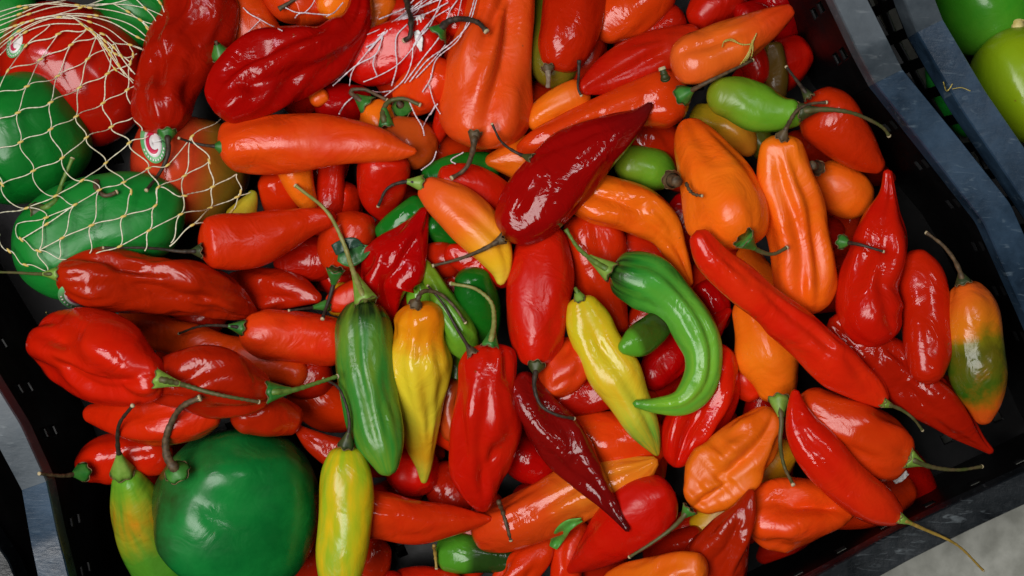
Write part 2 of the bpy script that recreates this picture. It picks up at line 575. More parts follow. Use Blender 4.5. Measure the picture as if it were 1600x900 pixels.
def fruit_mesh(name, pts, zf, mat, crk, seed, nth=44, ns=84, lobes=0.0, gro=()):
    r = np.random.default_rng(seed)
    A, t, Ltot = profile(pts, ns)
    z = zf(t)
    C = np.array([list(W(x, y, zz)) for (x, y, _), zz in zip(A, z)])
    R = A[:, 2] * K * (HC - z) / HC * .98
    T, N, B = frames(C)
    th = np.arange(nth) / nth * 2 * math.pi
    TH, SS = np.meshgrid(th, t)
    rm = max(p[2] for p in pts)
    asp = Ltot / rm
    D = np.zeros_like(TH)
    # low swells and hollows
    for k in range(14):
        kt = r.integers(1, 5)
        ks = r.uniform(.3, 1.0) * asp * .75
        D += r.normal() * np.cos(kt * TH + r.uniform(0, 6.3) + 1.5 * np.sin(2 * SS + r.uniform(0, 6))) * np.cos(ks * SS * 1.6 + r.uniform(0, 6.3)) / (kt + 1.2)
    D *= 0.034 + 0.11 * crk
    for k in range(5):
        D += (0.008 + 0.022 * crk) * r.normal() * np.cos(r.uniform(.5, 1.6) * asp * SS * 1.6 + r.uniform(0, 6.3))
    # longitudinal creases
    for k in range(int(2 + 4 * crk)):
        t0 = math.pi / 2 + r.normal() * .8
        cen = t0 + .5 * np.sin(SS * r.uniform(2, 5) + r.uniform(0, 6)) * (.4 + crk)
        dth = np.angle(np.exp(1j * (TH - cen)))
        w = r.uniform(.18, .5)
        s0, sw = r.uniform(.15, .85), r.uniform(.15, .4)
        D -= (0.03 + 0.20 * crk) * r.uniform(.35, 1) * np.exp(-(dth / w) ** 2) * np.exp(-((SS - s0) / sw) ** 2)
    # shallow dents
    for k in range(int(1 + 7 * crk)):
        t0, s0 = math.pi / 2 + r.normal() * .9, r.uniform(.08, .92)
        dth = np.angle(np.exp(1j * (TH - t0)))
        wt, ws = r.uniform(.18, .45), r.uniform(.25, .7) / asp
        D += r.choice([-1, -1, .6]) * (0.03 + 0.19 * crk) * r.uniform(.3, 1) * np.exp(-(dth / wt) ** 2 - ((SS - s0) / ws) ** 2)
    # grooves seen in the photograph: angle round the fruit (90 = up), middle, half length, depth, width
    for (ang, s0, sw, dep, w) in gro:
        w, dep = w * 1.7, dep * .8
        cen = math.radians(ang) + .18 * np.sin(SS * 5 + seed)
        dth = np.angle(np.exp(1j * (TH - cen)))
        D -= dep * np.exp(-(dth / w) ** 2) * np.exp(-((SS - s0) / sw) ** 4)
        D += dep * .16 * (np.exp(-((dth - 1.9 * w) / w) ** 2) + np.exp(-((dth + 1.9 * w) / w) ** 2)) * np.exp(-((SS - s0) / sw) ** 4)
    # fine puckers
    for k in range(18):
        kt = r.integers(4, 12)
        ks = r.uniform(.6, 2.2) * asp * 2.0
        D += (0.0006 + 0.0040 * crk) * r.normal() * np.cos(kt * TH + ks * SS * r.choice([-1, 1]) + r.uniform(0, 6.3))
    if lobes:
        D += lobes * (np.cos(3 * TH + r.uniform(0, 6) + 1.2 * SS) * .6 + np.cos(4 * TH + r.uniform(0, 6)) * .4) * np.clip(1.25 - SS, 0, 1)
    D *= 1.22
    D = np.clip(D - 0.6 * D.mean() + .005, -0.5, 0.26)
    RR = R[:, None] * (1 + D)
    V = C[:, None, :] + RR[:, :, None] * (np.cos(TH)[:, :, None] * N[:, None, :]
                                         + FLAT * np.sin(TH)[:, :, None] * B[:, None, :])
    cen = C[len(C) // 2].copy()
    V = V.reshape(-1, 3)
    n = len(C)
    ii, jj = np.meshgrid(np.arange(n - 1), np.arange(nth), indexing='ij')
    kk = (jj + 1) % nth
    F = np.stack([ii * nth + jj, ii * nth + kk, (ii + 1) * nth + kk, (ii + 1) * nth + jj], -1).reshape(-1, 4)
    V = np.vstack([V, C[:1], C[-1:]]) - cen
    a, b = n * nth, n * nth + 1
    faces = F.tolist()
    faces += [(a, (j + 1) % nth, j) for j in range(nth)] + [(b, (n - 1) * nth + j, (n - 1) * nth + (j + 1) % nth) for j in range(nth)]
    u = np.abs(th / math.pi - 1)               # mirrored, so the colour has no seam
    UV = np.column_stack([np.tile(u, n), np.repeat(t, nth)])
    UV = np.vstack([UV, [[.5, 0]], [[.5, 1]]])
    o = link_mesh(name, V, faces, mat, None, True, UV)
    o.location = cen
    return o


PEND = []          # stems wait until everything lies in its place
GROUP = 'chili peppers heaped in the black crate'
count = [0]
LAST = [None, None]
NAMED = []


def pepper(kind, skin, label, pts, stem=None, crk=0.35, lobes=0.05, zmin=None, gro=(), sm='brown', cm='green', cr=13, clen=20, sr=3.6,
           lift=0.0, group=GROUP, cat='pepper', cut=True):
    count[0] += 1
    crk = min(1.2, crk * 1.1)
    zf = settle(pts, zmin)
    stamp(pts, zf)
    LAST[0], LAST[1] = pts, zf
    o = fruit_mesh(kind, pts, zf, SK[skin], crk, 1000 + count[0], lobes=lobes, gro=gro,
                   nth=64 if max(p[2] for p in pts) > 45 else 52)
    tag(o, label, cat, group)
    NAMED.append((o, pts, label, group))
    if stem:
        PEND.append((o, pts, zf, stem, sm, cm, cr, clen, sr, lift, cut, count[0]))
    return o


def build_stem(o, pts, zf, stem, sm, cm, cr, clen, sr, lift, cut, seed):
    r = np.random.default_rng(seed)
    z0 = float(zf(0.04)) + lift * max(p[2] for p in pts) * K
    ln = sum(math.dist(stem[q], stem[q + 1]) for q in range(len(stem) - 1))
    stem = [(x, y) for x, y, _ in catmull([(x, y, 1) for x, y in stem], max(3, int(ln / 9) + 1))]
    Z = []
    for i, (x, y) in enumerate(stem):
        hz = max(height(x + dx, y + dy) for dx, dy in ((0, 0), (5, 0), (-5, 0), (0, 5), (0, -5)))
        Z.append(max(hz + sr * K + 0.0006, FLOOR + .02))
    Z[0] = max(z0, Z[0] - cr * K if cm else Z[0])
    for q in range(1, len(Z)):                     # stiff: falls and climbs slowly
        Z[q] = max(Z[q], Z[q - 1] - 0.0022)
    for q in range(len(Z) - 2, -1, -1):
        Z[q] = max(Z[q], Z[q + 1] - 0.0045)
    for _ in range(2):
        Z = [Z[0]] + [max(Z[q], (Z[q - 1] + Z[q + 1]) / 2) for q in range(1, len(Z) - 1)] + [Z[-1]]
    P = [W(x, y, z) for (x, y), z in zip(stem, Z)]
    inv = Vector(o.location)
    d0 = (P[min(len(P) - 1, max(1, int(clen / 9 + .5)))] - P[0])
    L0 = clen * K
    k = K * (HC - z0) / HC
    # calyx: a flared cap with ragged teeth
    if cm:
        dirn = d0.normalized()
        nth, rows = 20, 7
        ref = Vector((0, 0, 1)) if abs(dirn.z) < .9 else Vector((1, 0, 0))
        n = dirn.cross(ref).normalized()
        b = n.cross(dirn)
        verts, faces = [], []
        ph = r.uniform(0, 6)
        for i in range(rows):
            t = i / (rows - 1)
            rad = (cr * (1 - t) ** 1.25 + sr * 1.12 * (1 - (1 - t) ** 1.25)) * k
            for j in range(nth):
                a = 2 * math.pi * j / nth
                tooth = 1 + (1 - t) ** 3 * (.05 * math.cos(6 * a + ph) + .04 * math.sin(9 * a + 2 * ph))
                ribs = 1 + .06 * math.cos(5 * a + ph) * (1 - t)
                back = -(1 - t) ** 4 * (2.6 + 1.8 * math.cos(6 * a + ph)) * k
                q = P[0] + dirn * (t * L0 + back) + (n * math.cos(a) + b * math.sin(a)) * rad * tooth * ribs
                verts.append(q - inv)
        for i in range(rows - 1):
            for j in range(nth):
                m = (j + 1) % nth
                faces.append((i * nth + j, i * nth + m, (i + 1) * nth + m, (i + 1) * nth + j))
        c0 = len(verts)
        verts.append(P[0] - dirn * 0.5 * k - inv)
        faces += [(c0, (j + 1) % nth, j) for j in range(nth)]
        link_mesh('calyx', verts, faces, M_CALYX[cm], o)
        # thin torn edge round its foot
        ring = []
        for j in range(25):
            a = 2 * math.pi * j / 24
            tooth = 1.0 + (.04 * math.cos(6 * a + ph) + .035 * math.sin(9 * a + 2 * ph))
            ring.append(P[0] - dirn * (3.0 + 1.8 * math.cos(6 * a + ph)) * k + (n * math.cos(a) + b * math.sin(a)) * cr * k * tooth - inv)
        tube('calyx_edge', ring, [.7 * k] * 25, M_RIMTORN, o, nth=5, seg=49)
    if len(P) > 1:
        m = len(P)
        rad = []
        for i in range(m):
            t = i / (m - 1)
            rad.append((sr * 1.25 * (1 - t) ** 2 + sr * .66 * (1 - (1 - t) ** 2)) * K)
        rad[-1] = sr * 0.8 * K
        s = tube('stem', [p - inv for p in P], rad, M_STEM[sm], o, nth=10, wob=.055, seg=3 * (m - 1) + 3, seed=seed)
        if cut:
            e = P[-1]
            dd = (P[-1] - P[-2]).normalized() * (2.0 * K)
            tube('cut_end', [e - dd * .4 - inv, e + dd - inv], [sr * .88 * K, sr * .8 * K], M_CUT, s, nth=9, seg=3)


R_, O_, G_, Y_ = 'red_chili_pepper', 'orange_chili_pepper', 'green_chili_pepper', 'yellow_chili_pepper'

# ------------------------------------------------------------------ bagged fruit, top left
BG_GROUP = 'large peppers in the net bag'
pepper('large_green_pepper', 'bell', 'dark green large pepper behind the bagged red one, at the top edge', [(190, -30, 40), (215, 10, 76), (262, 62, 40)], crk=.2, cat='pepper', group=BG_GROUP)
pepper('large_green_pepper', 'bell', 'large green pepper in the top left corner under bunched netting', [(-60, 40, 50), (0, 20, 70), (60, 20, 40)], crk=.2, group=BG_GROUP)
bag_red = pepper('large_red_pepper', 'bell_red', 'large smooth red pepper inside the net bag', [(215, 190, 50), (172, 158, 86), (120, 112, 97), (60, 90, 88), (0, 70, 60)], crk=.04, lobes=.01, group=BG_GROUP)
bag_turn = pepper('turning_tomato', 'turning', 'smooth red tomato turning green at its right end, round sticker at its upper left', [(207, 262, 58), (245, 262, 84), (300, 268, 86), (350, 275, 74), (388, 285, 40)], crk=.03, lobes=.01, cat='tomato', group='tomatoes in the net bag')
bag_grn = pepper('large_green_pepper', 'bell', 'large green pepper at the left edge with thin hooked stem, under the net', [(96, 300, 50), (70, 262, 92), (30, 215, 108), (-40, 150, 90)], [(62, 330), (86, 314), (97, 286), (113, 248)], crk=.2, lobes=.02, sm='green', cm='dark', cr=16, clen=16, sr=4.5, lift=.5, group=BG_GROUP)
bag_low = pepper('large_green_pepper', 'bell', 'large green pepper lowest in the net bag, above the red wrinkled one', [(283, 365, 40), (240, 350, 66), (170, 362, 84), (90, 395, 84), (30, 425, 55)], [(150, 284), (153, 298), (166, 306), (182, 300)], crk=.2, lobes=.02, cm='', sr=4.5, lift=.4, group=BG_GROUP)
H_BAG = H.copy()

# ------------------------------------------------------------------ the deep bed of fruit, seen only in the gaps
BED = []
for gy in range(8):
    for gx in range(12):
        x, y = 330 + gx * 100 + rng.uniform(-34, 34), 30 + gy * 112 + rng.uniform(-34, 34)
        if (x < 450 and y < 500) or (x < 560 and y > 690) or y > 1470 - .5 * x or x > 1290 + .27 * y:
            continue
        a = rng.uniform(0, 6.28)
        c, s_ = math.cos(a), math.sin(a)
        k = rng.uniform(.85, 1.1)
        bed = pepper(R_, 'deep' if rng.uniform() < .55 else 'red', 'deep red chili pepper lying in the dark gaps at the bottom of the heap',
               [(x - 84 * k * c, y - 84 * k * s_, 22), (x - 40 * k * c, y - 40 * k * s_, 38), (x + 34 * k * c, y + 34 * k * s_, 34), (x + 92 * k * c, y + 92 * k * s_, 8)], crk=.25,
               group='deep red peppers in the dark bed of the heap')
        BED.append((bed, LAST[0], LAST[1]))

# ------------------------------------------------------------------ lower fruit, named one by one (bottom first)
pepper(R_, 'deep', 'dark red pepper end peeping under the big green bell pepper at the bottom edge', [(445, 905, 20), (480, 885, 34), (540, 850, 34)], crk=.15)
pepper(R_, 'red', 'red pepper sliver behind the lower end of the lime yellow one', [(598, 846, 16), (585, 870, 26), (566, 920, 34)], crk=.15)
pepper(R_, 'deep', 'deep red pepper shaded between the lowest left one and the bell pepper', [(215, 725, 30), (260, 725, 40), (330, 735, 34)], crk=.15)
pepper(R_, 'red', 'lowest red pepper on the left with its stem pointing at the crate rim', [(122, 738, 19), (150, 722, 36), (200, 712, 38), (270, 705, 34)],
       [(128, 738), (104, 743), (62, 740)], zmin=-.022, crk=.15, cr=15, clen=20)
pepper(Y_, 'turn_orange', 'green pepper turning orange near its cap, squeezed beside the big bell pepper', [(196, 738, 20), (208, 770, 34), (226, 825, 44), (255, 885, 48), (285, 960, 40)],
       [(191, 736), (184, 695), (186, 664), (207, 634)], crk=.15, cm='lime', cr=19, clen=40, sr=4, sm='dark')
pepper('green_bell_pepper', 'bell_tinged', 'big round green bell pepper with a thick hooked stem, bottom left', [(256, 748, 60), (292, 762, 98), (360, 782, 124), (425, 795, 118), (499, 802, 62)],
       [(276, 736), (262, 715), (259, 690), (268, 660), (286, 634), (312, 622)], gro=((70, .25, .4, .09, .2), (112, .3, .45, .08, .2), (30, .4, .4, .08, .2)), crk=.3, lobes=.10, sm='brown', cm='green', cr=20, clen=12, sr=6.4, lift=.25, group='large peppers in the crate')
pepper(R_, 'deep', 'dark red slim pepper with pointed tip between bell and lime yellow pepper', [(545, 720, 24), (515, 705, 24), (488, 688, 17), (462, 667, 5)], crk=.3)
pepper(R_, 'red', 'small red pepper rounding under the cap of the lime yellow one', [(560, 725, 18), (545, 705, 24), (530, 690, 14)], crk=.1)
pepper(R_, 'red', 'smooth red pepper left of the green one, above the gap', [(560, 655, 22), (530, 640, 38), (488, 622, 38), (450, 605, 26)], crk=.15)
pepper(R_, 'deep', 'dull red pepper shaded under the one with the straight green cap', [(470, 660, 20), (420, 648, 34), (360, 650, 26)], crk=.15)
pepper(R_, 'deep', 'dark red pepper bulging above the dark bell pepper shoulder', [(440, 590, 20), (470, 590, 34), (520, 580, 34)], crk=.1)

# upper left
pepper(O_, 'ored', 'orange red pepper between the two wrinkled red ones at the top', [(320, -30, 36), (362, 10, 48), (400, 55, 46), (440, 90, 30)], crk=.12)
pepper(O_, 'ored', 'orange red pepper at the top edge with a short grey stem', [(430, 25, 26), (450, 5, 46), (490, 0, 44), (540, -20, 30)], [(436, 14), (446, 8), (462, -2)], crk=.1, cm='', sr=4, lift=.8)
pepper(O_, 'orange', 'orange pepper end at the top edge beside the curled wrinkled tip', [(500, 20, 18), (520, 5, 28), (545, -30, 30)], crk=.1)
pepper(O_, 'ored', 'small orange red pepper with pale pointed cap beside the yellow scrap', [(346, 86, 17), (356, 106, 26), (385, 130, 28)], [(345, 84), (337, 64)], crk=.1, cr=16, clen=20, sr=4, cut=False)
pepper(O_, 'bright', 'bright orange pepper end at the top, right of the wrinkled curl', [(570, 62, 12), (580, 30, 24), (600, -20, 32)], crk=.1)
pepper(R_, 'deep', 'dark red pepper in the shade above the long orange one', [(580, 150, 20), (545, 160, 32), (490, 165, 28)], crk=.1)
pepper(O_, 'orange', 'tiny orange pepper end under the wrinkled dark red one', [(512, 145, 10), (500, 152, 13), (485, 160, 12)], crk=.05)
pepper(R_, 'red', 'red pepper behind the green cap with the thick dark stem', [(718, 56, 12), (712, 30, 28), (690, -20, 36)], crk=.1)
pepper(R_, 'red', 'red pepper under the white net strands, thick dark arched stem', [(690, 52, 22), (665, 60, 36), (620, 76, 48), (570, 96, 44), (540, 115, 26)],
       [(684, 52), (700, 34), (728, 30), (748, 36), (760, 49)], crk=.1, cr=18, clen=14, sr=6, sm='dark', lift=.5)
pepper(O_, 'ored', 'orange red pepper under the net strands left of the big wrinkled one, round green cap', [(628, 168, 24), (645, 152, 36), (675, 130, 40), (705, 100, 32)],
       [(628, 166), (622, 160)], crk=.1, cr=17, clen=10, sr=6, lift=.4, cut=False)
pepper(O_, 'bright', 'pale orange pepper with green heart shaped cap above the long orange one', [(574, 166, 22), (588, 182, 30), (605, 215, 28)],
       [(573, 164), (548, 142), (570, 140), (588, 148), (604, 156)], crk=.1, cr=17, clen=24, sr=4, lift=.3)
pepper(R_, 'red', 'little curved red pepper tip left of the big wrinkled orange red one', [(698, 170, 16), (690, 195, 14), (682, 218, 9), (680, 232, 3)], crk=.1)
pepper(O_, 'bronze', 'smooth bronze red pepper under the tip of the long orange one', [(602, 190, 16), (620, 208, 34), (650, 230, 38), (678, 250, 22)],
       [(603, 196), (598, 178), (606, 160), (628, 154), (656, 164)], crk=.05, cr=13, clen=28, sr=4.5, sm='mixed', lift=.3)
pepper(G_, 'darkgreen', 'dark green pepper deep in the gap under the brown curled stem', [(660, 280, 16), (710, 268, 26), (780, 262, 26)], crk=.1)
pepper(R_, 'deep', 'dark red pepper behind the pear shaped red one, mid left', [(430, 420, 26), (470, 408, 36), (530, 400, 30)], crk=.1)
pepper(R_, 'red', 'red pepper seen below the orange cone, left side', [(420, 270, 24), (436, 305, 32), (450, 345, 30)], crk=.1)
pepper(R_, 'red', 'red upright pepper in the gap right of the orange cone', [(520, 235, 20), (519, 280, 22), (514, 345, 22)], crk=.1)
pepper(O_, 'orange', 'orange cone of a pepper standing under the long orange one', [(455, 245, 34), (465, 280, 26), (478, 310, 19), (490, 330, 12)], crk=.1)
pepper(R_, 'red', 'red blunt pepper hanging down under the long orange tip', [(601, 232, 36), (598, 268, 43), (596, 308, 36), (602, 345, 10)], crk=.12)
pepper(Y_, 'yellowtip', 'yellow pepper point with green tip beside the bagged tomato', [(372, 352, 30), (384, 326, 19), (393, 308, 10), (396, 297, 5)], crk=.05)
pepper(G_, 'darkgreen', 'green pepper peeping out left of the crinkled triangular red one', [(592, 372, 14), (622, 348, 22), (668, 318, 22)], crk=.1)
pepper(G_, 'darkgreen', 'very dark green pepper in shade under the orange yellow one', [(668, 345, 16), (692, 364, 20), (725, 385, 18)], crk=.2)
pepper(R_, 'red', 'red pepper behind the orange one with yellow tip', [(682, 285, 22), (720, 285, 30), (765, 305, 34), (800, 335, 30)], crk=.1)
pepper(R_, 'deep', 'dark red pepper in shadow left of the dry stem end', [(660, 395, 14), (690, 402, 26), (718, 425, 26)], crk=.1)
pepper(R_, 'red', 'red pepper crossing under the yellow tip', [(694, 392, 12), (725, 402, 26), (765, 415, 30), (810, 430, 26)], crk=.2)
pepper(R_, 'red', 'round red pepper behind the long thin green stem', [(548, 330, 30), (548, 358, 41), (533, 396, 38), (540, 430, 22)],
       [(524, 424), (522, 440), (516, 462), (504, 498)], crk=.12, cr=14, clen=22, sr=4.2, sm='dark', cm='green', lift=.6)
pepper(Y_, 'yellow', 'small yellow pepper piece beside the green pepper shoulder', [(540, 445, 12), (530, 468, 17), (524, 494, 13)], crk=.05)
pepper(R_, 'red', 'small red pepper behind the green one, little green cap pointing left', [(510, 476, 12), (535, 468, 22), (575, 455, 26)], [(510, 477), (485, 481), (452, 485)], crk=.1, cr=10, clen=26, sr=2.6, sm='dark')

# middle, lower layer
pepper(G_, 'darkgreen', 'dark green pepper behind the pale bent stem, between ribbed green and blunt red ones', [(733, 420, 24), (742, 465, 35), (752, 508, 30), (762, 540, 16)], crk=.1)
pepper(G_, 'leafgreen', 'narrow green pepper left of the long ribbed green one', [(664, 500, 22), (654, 455, 21), (652, 415, 9)], crk=.2)
pepper(G_, 'leafgreen', 'olive green pepper squeezed between yellow and red upright peppers', [(700, 540, 24), (712, 585, 22), (716, 630, 16)], crk=.2)
pepper(O_, 'bronze', 'bronze orange pepper sliver left of the upright glossy red one', [(708, 590, 24), (700, 640, 22), (712, 690, 18)], crk=.4)
pepper(G_, 'leafgreen', 'long ribbed green pepper behind the yellow one, dark thin stem', [(738, 556, 14), (722, 535, 26), (704, 495, 27), (680, 446, 18), (658, 405, 6)],
       [(738, 552), (712, 510), (690, 472), (669, 447)], crk=.5, cr=10, clen=16, sr=2.8, sm='dark', cm='brown', lift=.6)
pepper(R_, 'deep', 'deep red pepper behind the upright glossy red one, lower left', [(690, 720, 18), (700, 760, 38), (735, 800, 28)], crk=.1)
pepper(R_, 'red', 'red pepper under the green tip and the yellow tip', [(640, 700, 30), (645, 735, 44), (640, 775, 40)], crk=.3)
pepper(R_, 'deep', 'deep red pepper between the pointed one and the maroon one', [(790, 690, 30), (830, 720, 38), (870, 735, 26)], crk=.1)
pepper(R_, 'scarlet', 'orange red pepper behind the maroon one, under the yellow one', [(870, 675, 30), (920, 685, 44), (980, 690, 46), (1045, 690, 30)], crk=.15)
pepper(R_, 'deep', 'dark red pepper in the shade left of the yellow one', [(840, 640, 14), (895, 622, 28), (970, 605, 30)], crk=.2)
pepper(O_, 'ored', 'orange red pepper with creased end under the blunt red one', [(905, 530, 28), (890, 568, 38), (868, 596, 32), (848, 615, 16)], crk=.5)
pepper(R_, 'deep', 'dark red pepper inside the loop of the curled green one', [(1075, 525, 28), (1042, 562, 34), (1008, 602, 22)], crk=.25)
pepper(R_, 'deep', 'dark red pepper behind the tail of the bent orange one', [(1095, 440, 18), (1112, 470, 28), (1120, 520, 22)], crk=.4)
pepper(R_, 'red', 'red pepper showing between bent orange and curled green ones', [(965, 385, 24), (1008, 395, 30), (1050, 425, 26)], crk=.1)
pepper(R_, 'deep', 'red pepper tip pointing right beside the curled green one', [(1085, 550, 24), (1112, 512, 20), (1142, 482, 4)], crk=.15)
pepper(R_, 'red', 'small red pepper with whitish bruised end left of the orange capped one', [(1184, 624, 12), (1168, 602, 27), (1150, 560, 24)], crk=.15)
pepper(O_, 'bright', 'orange pepper strip visible above the long diagonal red one', [(1162, 385, 18), (1178, 418, 24), (1215, 465, 24)], crk=.1)
pepper(Y_, 'yellow', 'yellow orange pepper underneath the crumpled orange one', [(1082, 832, 18), (1120, 808, 30), (1190, 745, 34), (1238, 690, 20)], crk=.1)

# upper right, lower layer
pepper(R_, 'deep', 'dark red pepper behind the small red lump at the top', [(965, 88, 22), (1010, 55, 36), (1070, 25, 40)], crk=.2)
pepper(R_, 'scarlet', 'lumpy red pepper at the top edge, right of the smooth hanging one', [(938, 62, 16), (955, 38, 36), (1000, 0, 48), (1040, -40, 44)], crk=.3)
pepper(G_, 'olive', 'olive green pepper behind the smooth hanging red one', [(852, -40, 22), (858, 40, 26), (867, 100, 38), (874, 138, 22)], [(905, 94), (904, 122), (903, 138), (908, 149)], crk=.15, cm='', sr=2.8, sm='dark')
pepper(O_, 'bright', 'orange pepper in the gap above the long red one', [(826, 196, 20), (865, 168, 26), (920, 140, 26)], crk=.1)
pepper(O_, 'orange', 'small orange pepper end with hooked tip left of the dark glossy one', [(845, 250, 26), (815, 248, 36), (785, 250, 22), (758, 252, 7)], [(830, 248), (806, 238), (784, 222), (769, 194)], crk=.3, sm='dark', cm='dark', cr=9, clen=16, sr=2.8, lift=1.0)
pepper(R_, 'red', 'small red pepper lump at the top edge, next to the crate wall', [(1082, 38, 18), (1108, 15, 36), (1160, -15, 34)], crk=.1)
pepper(R_, 'deep', 'red pepper behind the orange one that touches the crate wall', [(1150, 25, 18), (1178, 22, 20), (1200, 30, 16)], crk=.1)
pepper('brown_chili_pepper', 'brownolive', 'shaded brown pepper by the crate wall slots', [(1208, 65, 14), (1212, 110, 20), (1214, 160, 16)], crk=.3)
pepper(R_, 'red', 'red pepper end hanging below the orange one at the crate wall', [(1165, 60, 24), (1180, 100, 22), (1188, 132, 13)], crk=.2)
pepper(G_, 'olive', 'olive pepper sliver behind the orange pepper cap', [(1170, 200, 20), (1190, 225, 22), (1200, 250, 16)], crk=.1)
pepper(Y_, 'olive_orange', 'olive yellow pepper with orange end under the green one', [(1078, 178, 16), (1108, 188, 26), (1142, 203, 32), (1165, 225, 22), (1174, 244, 8)], crk=.1)
pepper(G_, 'leafgreen', 'green pepper with blackened cut end beside the dark glossy tip', [(1052, 281, 16), (1032, 270, 32), (1000, 258, 32), (960, 255, 24)],
       [(1050, 281), (1058, 284)], crk=.1, cm='brown', cr=14, clen=6, sr=10, cut=False, lift=.2)
pepper(O_, 'orange', 'round orange pepper with a brown cut end by the right wall', [(1275, 264, 22), (1298, 284, 38), (1330, 306, 40), (1360, 325, 22)],
       [(1276, 262), (1268, 258)], zmin=-0.02, crk=.08, cm='brown', cr=12, clen=6, sr=9, cut=False, lift=.3)
pepper(R_, 'red', 'small red pepper with green cap and dark stem lying on its neighbour', [(1317, 377, 16), (1302, 370, 28), (1268, 355, 28)],
       [(1318, 378), (1342, 382), (1380, 393)], crk=.1, cr=11, clen=12, sr=3, sm='dark')
pepper(R_, 'deep', 'red pepper at the lower right partly under the long diagonal one', [(1296, 498, 14), (1345, 532, 32), (1408, 578, 40), (1462, 625, 42), (1505, 667, 25), (1532, 692, 11), (1552, 708, 4)], zmin=0.002, crk=0.85)
pepper(R_, 'red', 'smooth red upright pepper second from the right wall', [(1422, 392, 18), (1437, 425, 36), (1447, 480, 40), (1450, 545, 40), (1448, 600, 20)], zmin=0, crk=.15)
pepper(O_, 'patched', 'orange pepper with a green patch, rightmost by the crate wall', [(1505, 440, 20), (1514, 468, 36), (1524, 530, 46), (1530, 590, 43), (1536, 635, 28), (1536, 664, 10)],
       [(1505, 440), (1496, 415), (1474, 384), (1448, 364)], zmin=0.01, crk=.25, cm='dark', cr=13, clen=14, sr=3.8)

# bottom, lower layer
pepper(G_, 'blackgreen', 'green pepper stained black in the bottom gap', [(682, 868, 24), (705, 866, 30), (760, 868, 30), (810, 880, 24)], crk=.1)
pepper(R_, 'red', 'red pepper top at the bottom edge below the gap', [(620, 912, 22), (655, 908, 24), (720, 930, 34)], crk=.1)
pepper(R_, 'red', 'small red pepper bump at the bottom edge, left of its bigger twin', [(600, 905, 12), (612, 906, 16), (620, 930, 16)], crk=.1)
pepper(R_, 'red', 'red pepper with two ridges at the bottom edge left of the green leaf bit', [(862, 836, 8), (842, 862, 26), (812, 892, 36), (780, 940, 34)], crk=.6)
pepper(R_, 'red', 'narrow red pepper right below the green leaf bit', [(908, 812, 16), (893, 850, 25), (886, 900, 25), (882, 950, 22)], crk=.3)
pepper(R_, 'deep', 'red pepper shaded under the orange one at the bottom', [(1010, 872, 16), (1055, 852, 24), (1105, 845, 26)], crk=.1)

# ------------------------------------------------------------------ main layer
pepper(R_, 'red', 'red pepper lying across the left, half under the broad crumpled one', [(345, 640, 22), (300, 650, 40), (245, 655, 42), (185, 652, 32), (132, 645, 13)], crk=.4)
pepper(O_, 'ored', 'long twisted orange red pepper under the wrinkled red one, left side', [(190, 482, 12), (226, 508, 26), (290, 530, 30), (360, 550, 30), (425, 573, 26), (480, 588, 18)], crk=.35)
pepper(R_, 'deep', 'glossy red pepper with straight green cap and mottled stem, left side', [(424, 613, 22), (385, 611, 42), (330, 602, 54), (280, 598, 48), (225, 598, 28)],
       [(420, 613), (455, 610), (490, 600), (527, 588)], crk=0.75, cr=18, clen=34, sr=4.6, sm='green', cm='green', lift=.2)
pepper(R_, 'red', 'broad crumpled red pepper with green cap at the far left', [(256, 592, 24), (222, 590, 46), (165, 572, 66), (110, 548, 58), (74, 532, 42), (58, 530, 24)],
       [(246, 592), (278, 599), (330, 614), (404, 628)], gro=((95, .6, .3, .25, .14), (65, .45, .25, .2, .14), (125, .8, .25, .2, .16)), crk=1, cr=16, clen=34, sr=4, sm='mixed', cm='lime', lift=.35)
pepper(R_, 'deep', 'dark red pepper with crumpled skin pointing right, beside the wrinkled one', [(355, 448, 26), (405, 452, 36), (455, 455, 29), (502, 468, 6)], crk=.5)
pepper(R_, 'deep', 'long wrinkled red pepper on the left whose pale stem reaches the picture edge', [(86, 430, 22), (122, 432, 38), (200, 438, 46), (285, 450, 46), (350, 470, 34), (402, 492, 5)],
       [(88, 428), (60, 428), (25, 426), (-10, 425)], gro=((88, .55, .4, .2, .16), (60, .5, .3, .14, .14)), crk=1, cm='lime', cr=12, clen=20, sr=2.8, sm='mixed')
pepper(O_, 'ored', 'plump orange red pepper with small green cap, left of the dark shouldered green one', [(376, 512, 20), (402, 520, 36), (450, 526, 44), (500, 530, 42), (548, 536, 34)],
       [(378, 512), (350, 509), (312, 510), (280, 521)], crk=.3, cr=13, clen=22, sr=2.8, sm='dark', cm='green')
pepper(R_, 'red', 'smooth pear shaped red pepper below the yellow point', [(311, 384, 34), (340, 380, 42), (390, 377, 44), (440, 360, 36), (490, 344, 22), (525, 338, 13)],
       [(312, 392), (290, 393), (240, 388), (162, 387)], crk=.08, cm='dark', cr=12, clen=14, sr=2.8, sm='dark')
pepper(O_, 'ored', 'long orange red pepper lying level with its yellowish tip to the right', [(343, 236, 32), (375, 228, 44), (450, 222, 45), (530, 222, 40), (590, 228, 27), (630, 236, 13), (652, 237, 4)],
       [(345, 229), (328, 228), (305, 224), (280, 216)], crk=.2, cr=12, clen=12, sr=2.8, sm='dark')
pepper(R_, 'deep', 'curved wrinkled red pepper hanging over the net bag, dark stem downwards', [(262, 208, 22), (258, 186, 42), (259, 140, 50), (277, 85, 57), (304, 35, 54), (322, -30, 46)],
       [(261, 209), (263, 238), (252, 266), (229, 297)], gro=((85, .35, .12, .2, .5), (95, .6, .3, .16, .16)), crk=1, cr=15, clen=14, sr=4, sm='dark', cm='green')
